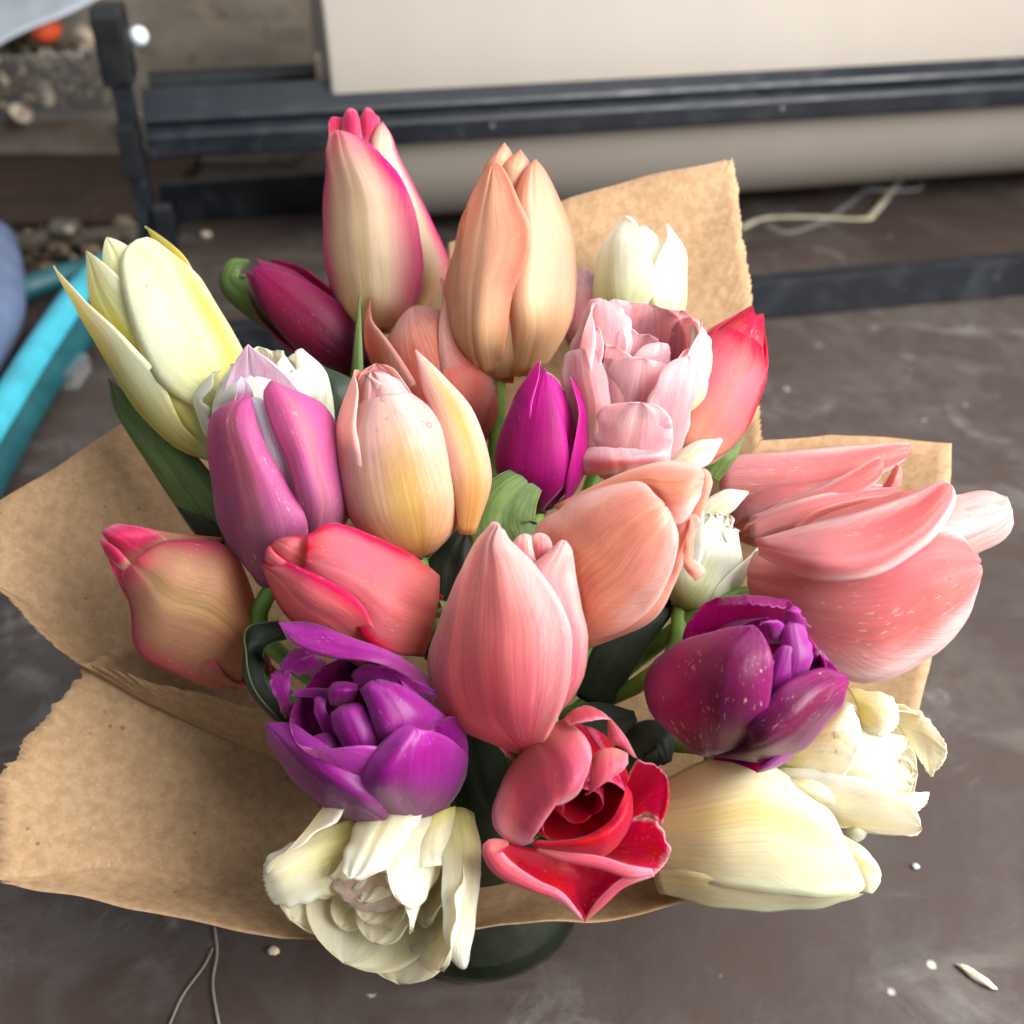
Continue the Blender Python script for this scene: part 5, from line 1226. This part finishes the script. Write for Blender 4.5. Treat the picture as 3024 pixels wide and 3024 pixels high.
x.patch([((-1.81,-4.29,12.43),(-2.30,-4.90,12.95),(-2.99,-4.83,12.36)), ((-1.90,-5.40,12.24),(-2.41,-6.03,12.91),(-3.14,-5.60,12.29)), ((-1.96,-6.14,11.88),(-2.44,-6.61,12.42),(-3.13,-6.34,11.94))], rag=.03)
x.patch([((-1.23,-4.10,11.83),(-1.78,-4.12,12.50),(-2.38,-4.19,11.87)), ((-0.97,-5.65,11.88),(-1.44,-6.08,12.49),(-2.08,-5.95,12.15)), ((-1.06,-6.73,11.04),(-1.51,-7.10,11.56),(-2.01,-6.99,11.19)), ((-1.21,-7.61,10.14),(-1.58,-7.92,10.56),(-1.94,-7.77,10.43)), ((-1.38,-8.06,9.49),(-1.57,-8.23,9.42),(-1.82,-7.99,9.58))], ruff=.02, lift=(0, .2))

# leaves, most darkened as painted shade, filling the middle of the bouquet belong to the last few stems
x.leaf([(1.00,-2.64,9.37), (1.70,-2.16,11.81), (2.77,-1.57,13.00), (4.25,-1.05,13.22)], [.9, 1.3, 1.1, .2], (.1, -.6, .7), 1.6, mat='leafshade')
x.leaf([(-0.11,-3.07,8.77), (-1.10,-2.47,11.37), (-1.37,-1.57,13.00), (-1.20,-0.17,14.13)], [.9, 1.2, 1.0, .1], (-.1, -.7, .6), 1.6, mat='leafshade')
x.leaf([(2.68,-1.79,10.59), (4.29,-1.50,11.88), (5.01,-1.36,12.26), (5.36,-1.85,11.73)], [.5, .9, .8, .2], (.1, -.6, .7), 1.6, mat='leafshade')
x.leaf([(2.82,-0.55,13.23), (3.68,0.05,15.14), (4.59,0.67,16.03), (5.91,1.40,16.37)], [.7, .9, .7, .05], (.2, -.6, .7), 1.6, mat='leafshade')
x.leaf([(-2.18,1.03,13.75), (-2.23,1.50,15.81), (-2.05,2.45,17.17), (-1.60,3.41,17.84)], [1.0, 1.4, 1.2, .2], (0, -.8, .5), 1.8, mat='leafshade')
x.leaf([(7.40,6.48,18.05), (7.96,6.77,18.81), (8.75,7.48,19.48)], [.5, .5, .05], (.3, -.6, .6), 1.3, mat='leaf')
x.leaf([(-6.53,8.05,19.42), (-6.78,8.48,20.55), (-7.35,9.41,21.18)], [1.0, 1.0, .1], (.1, -.8, .5), 1.5, mat='leafshade')
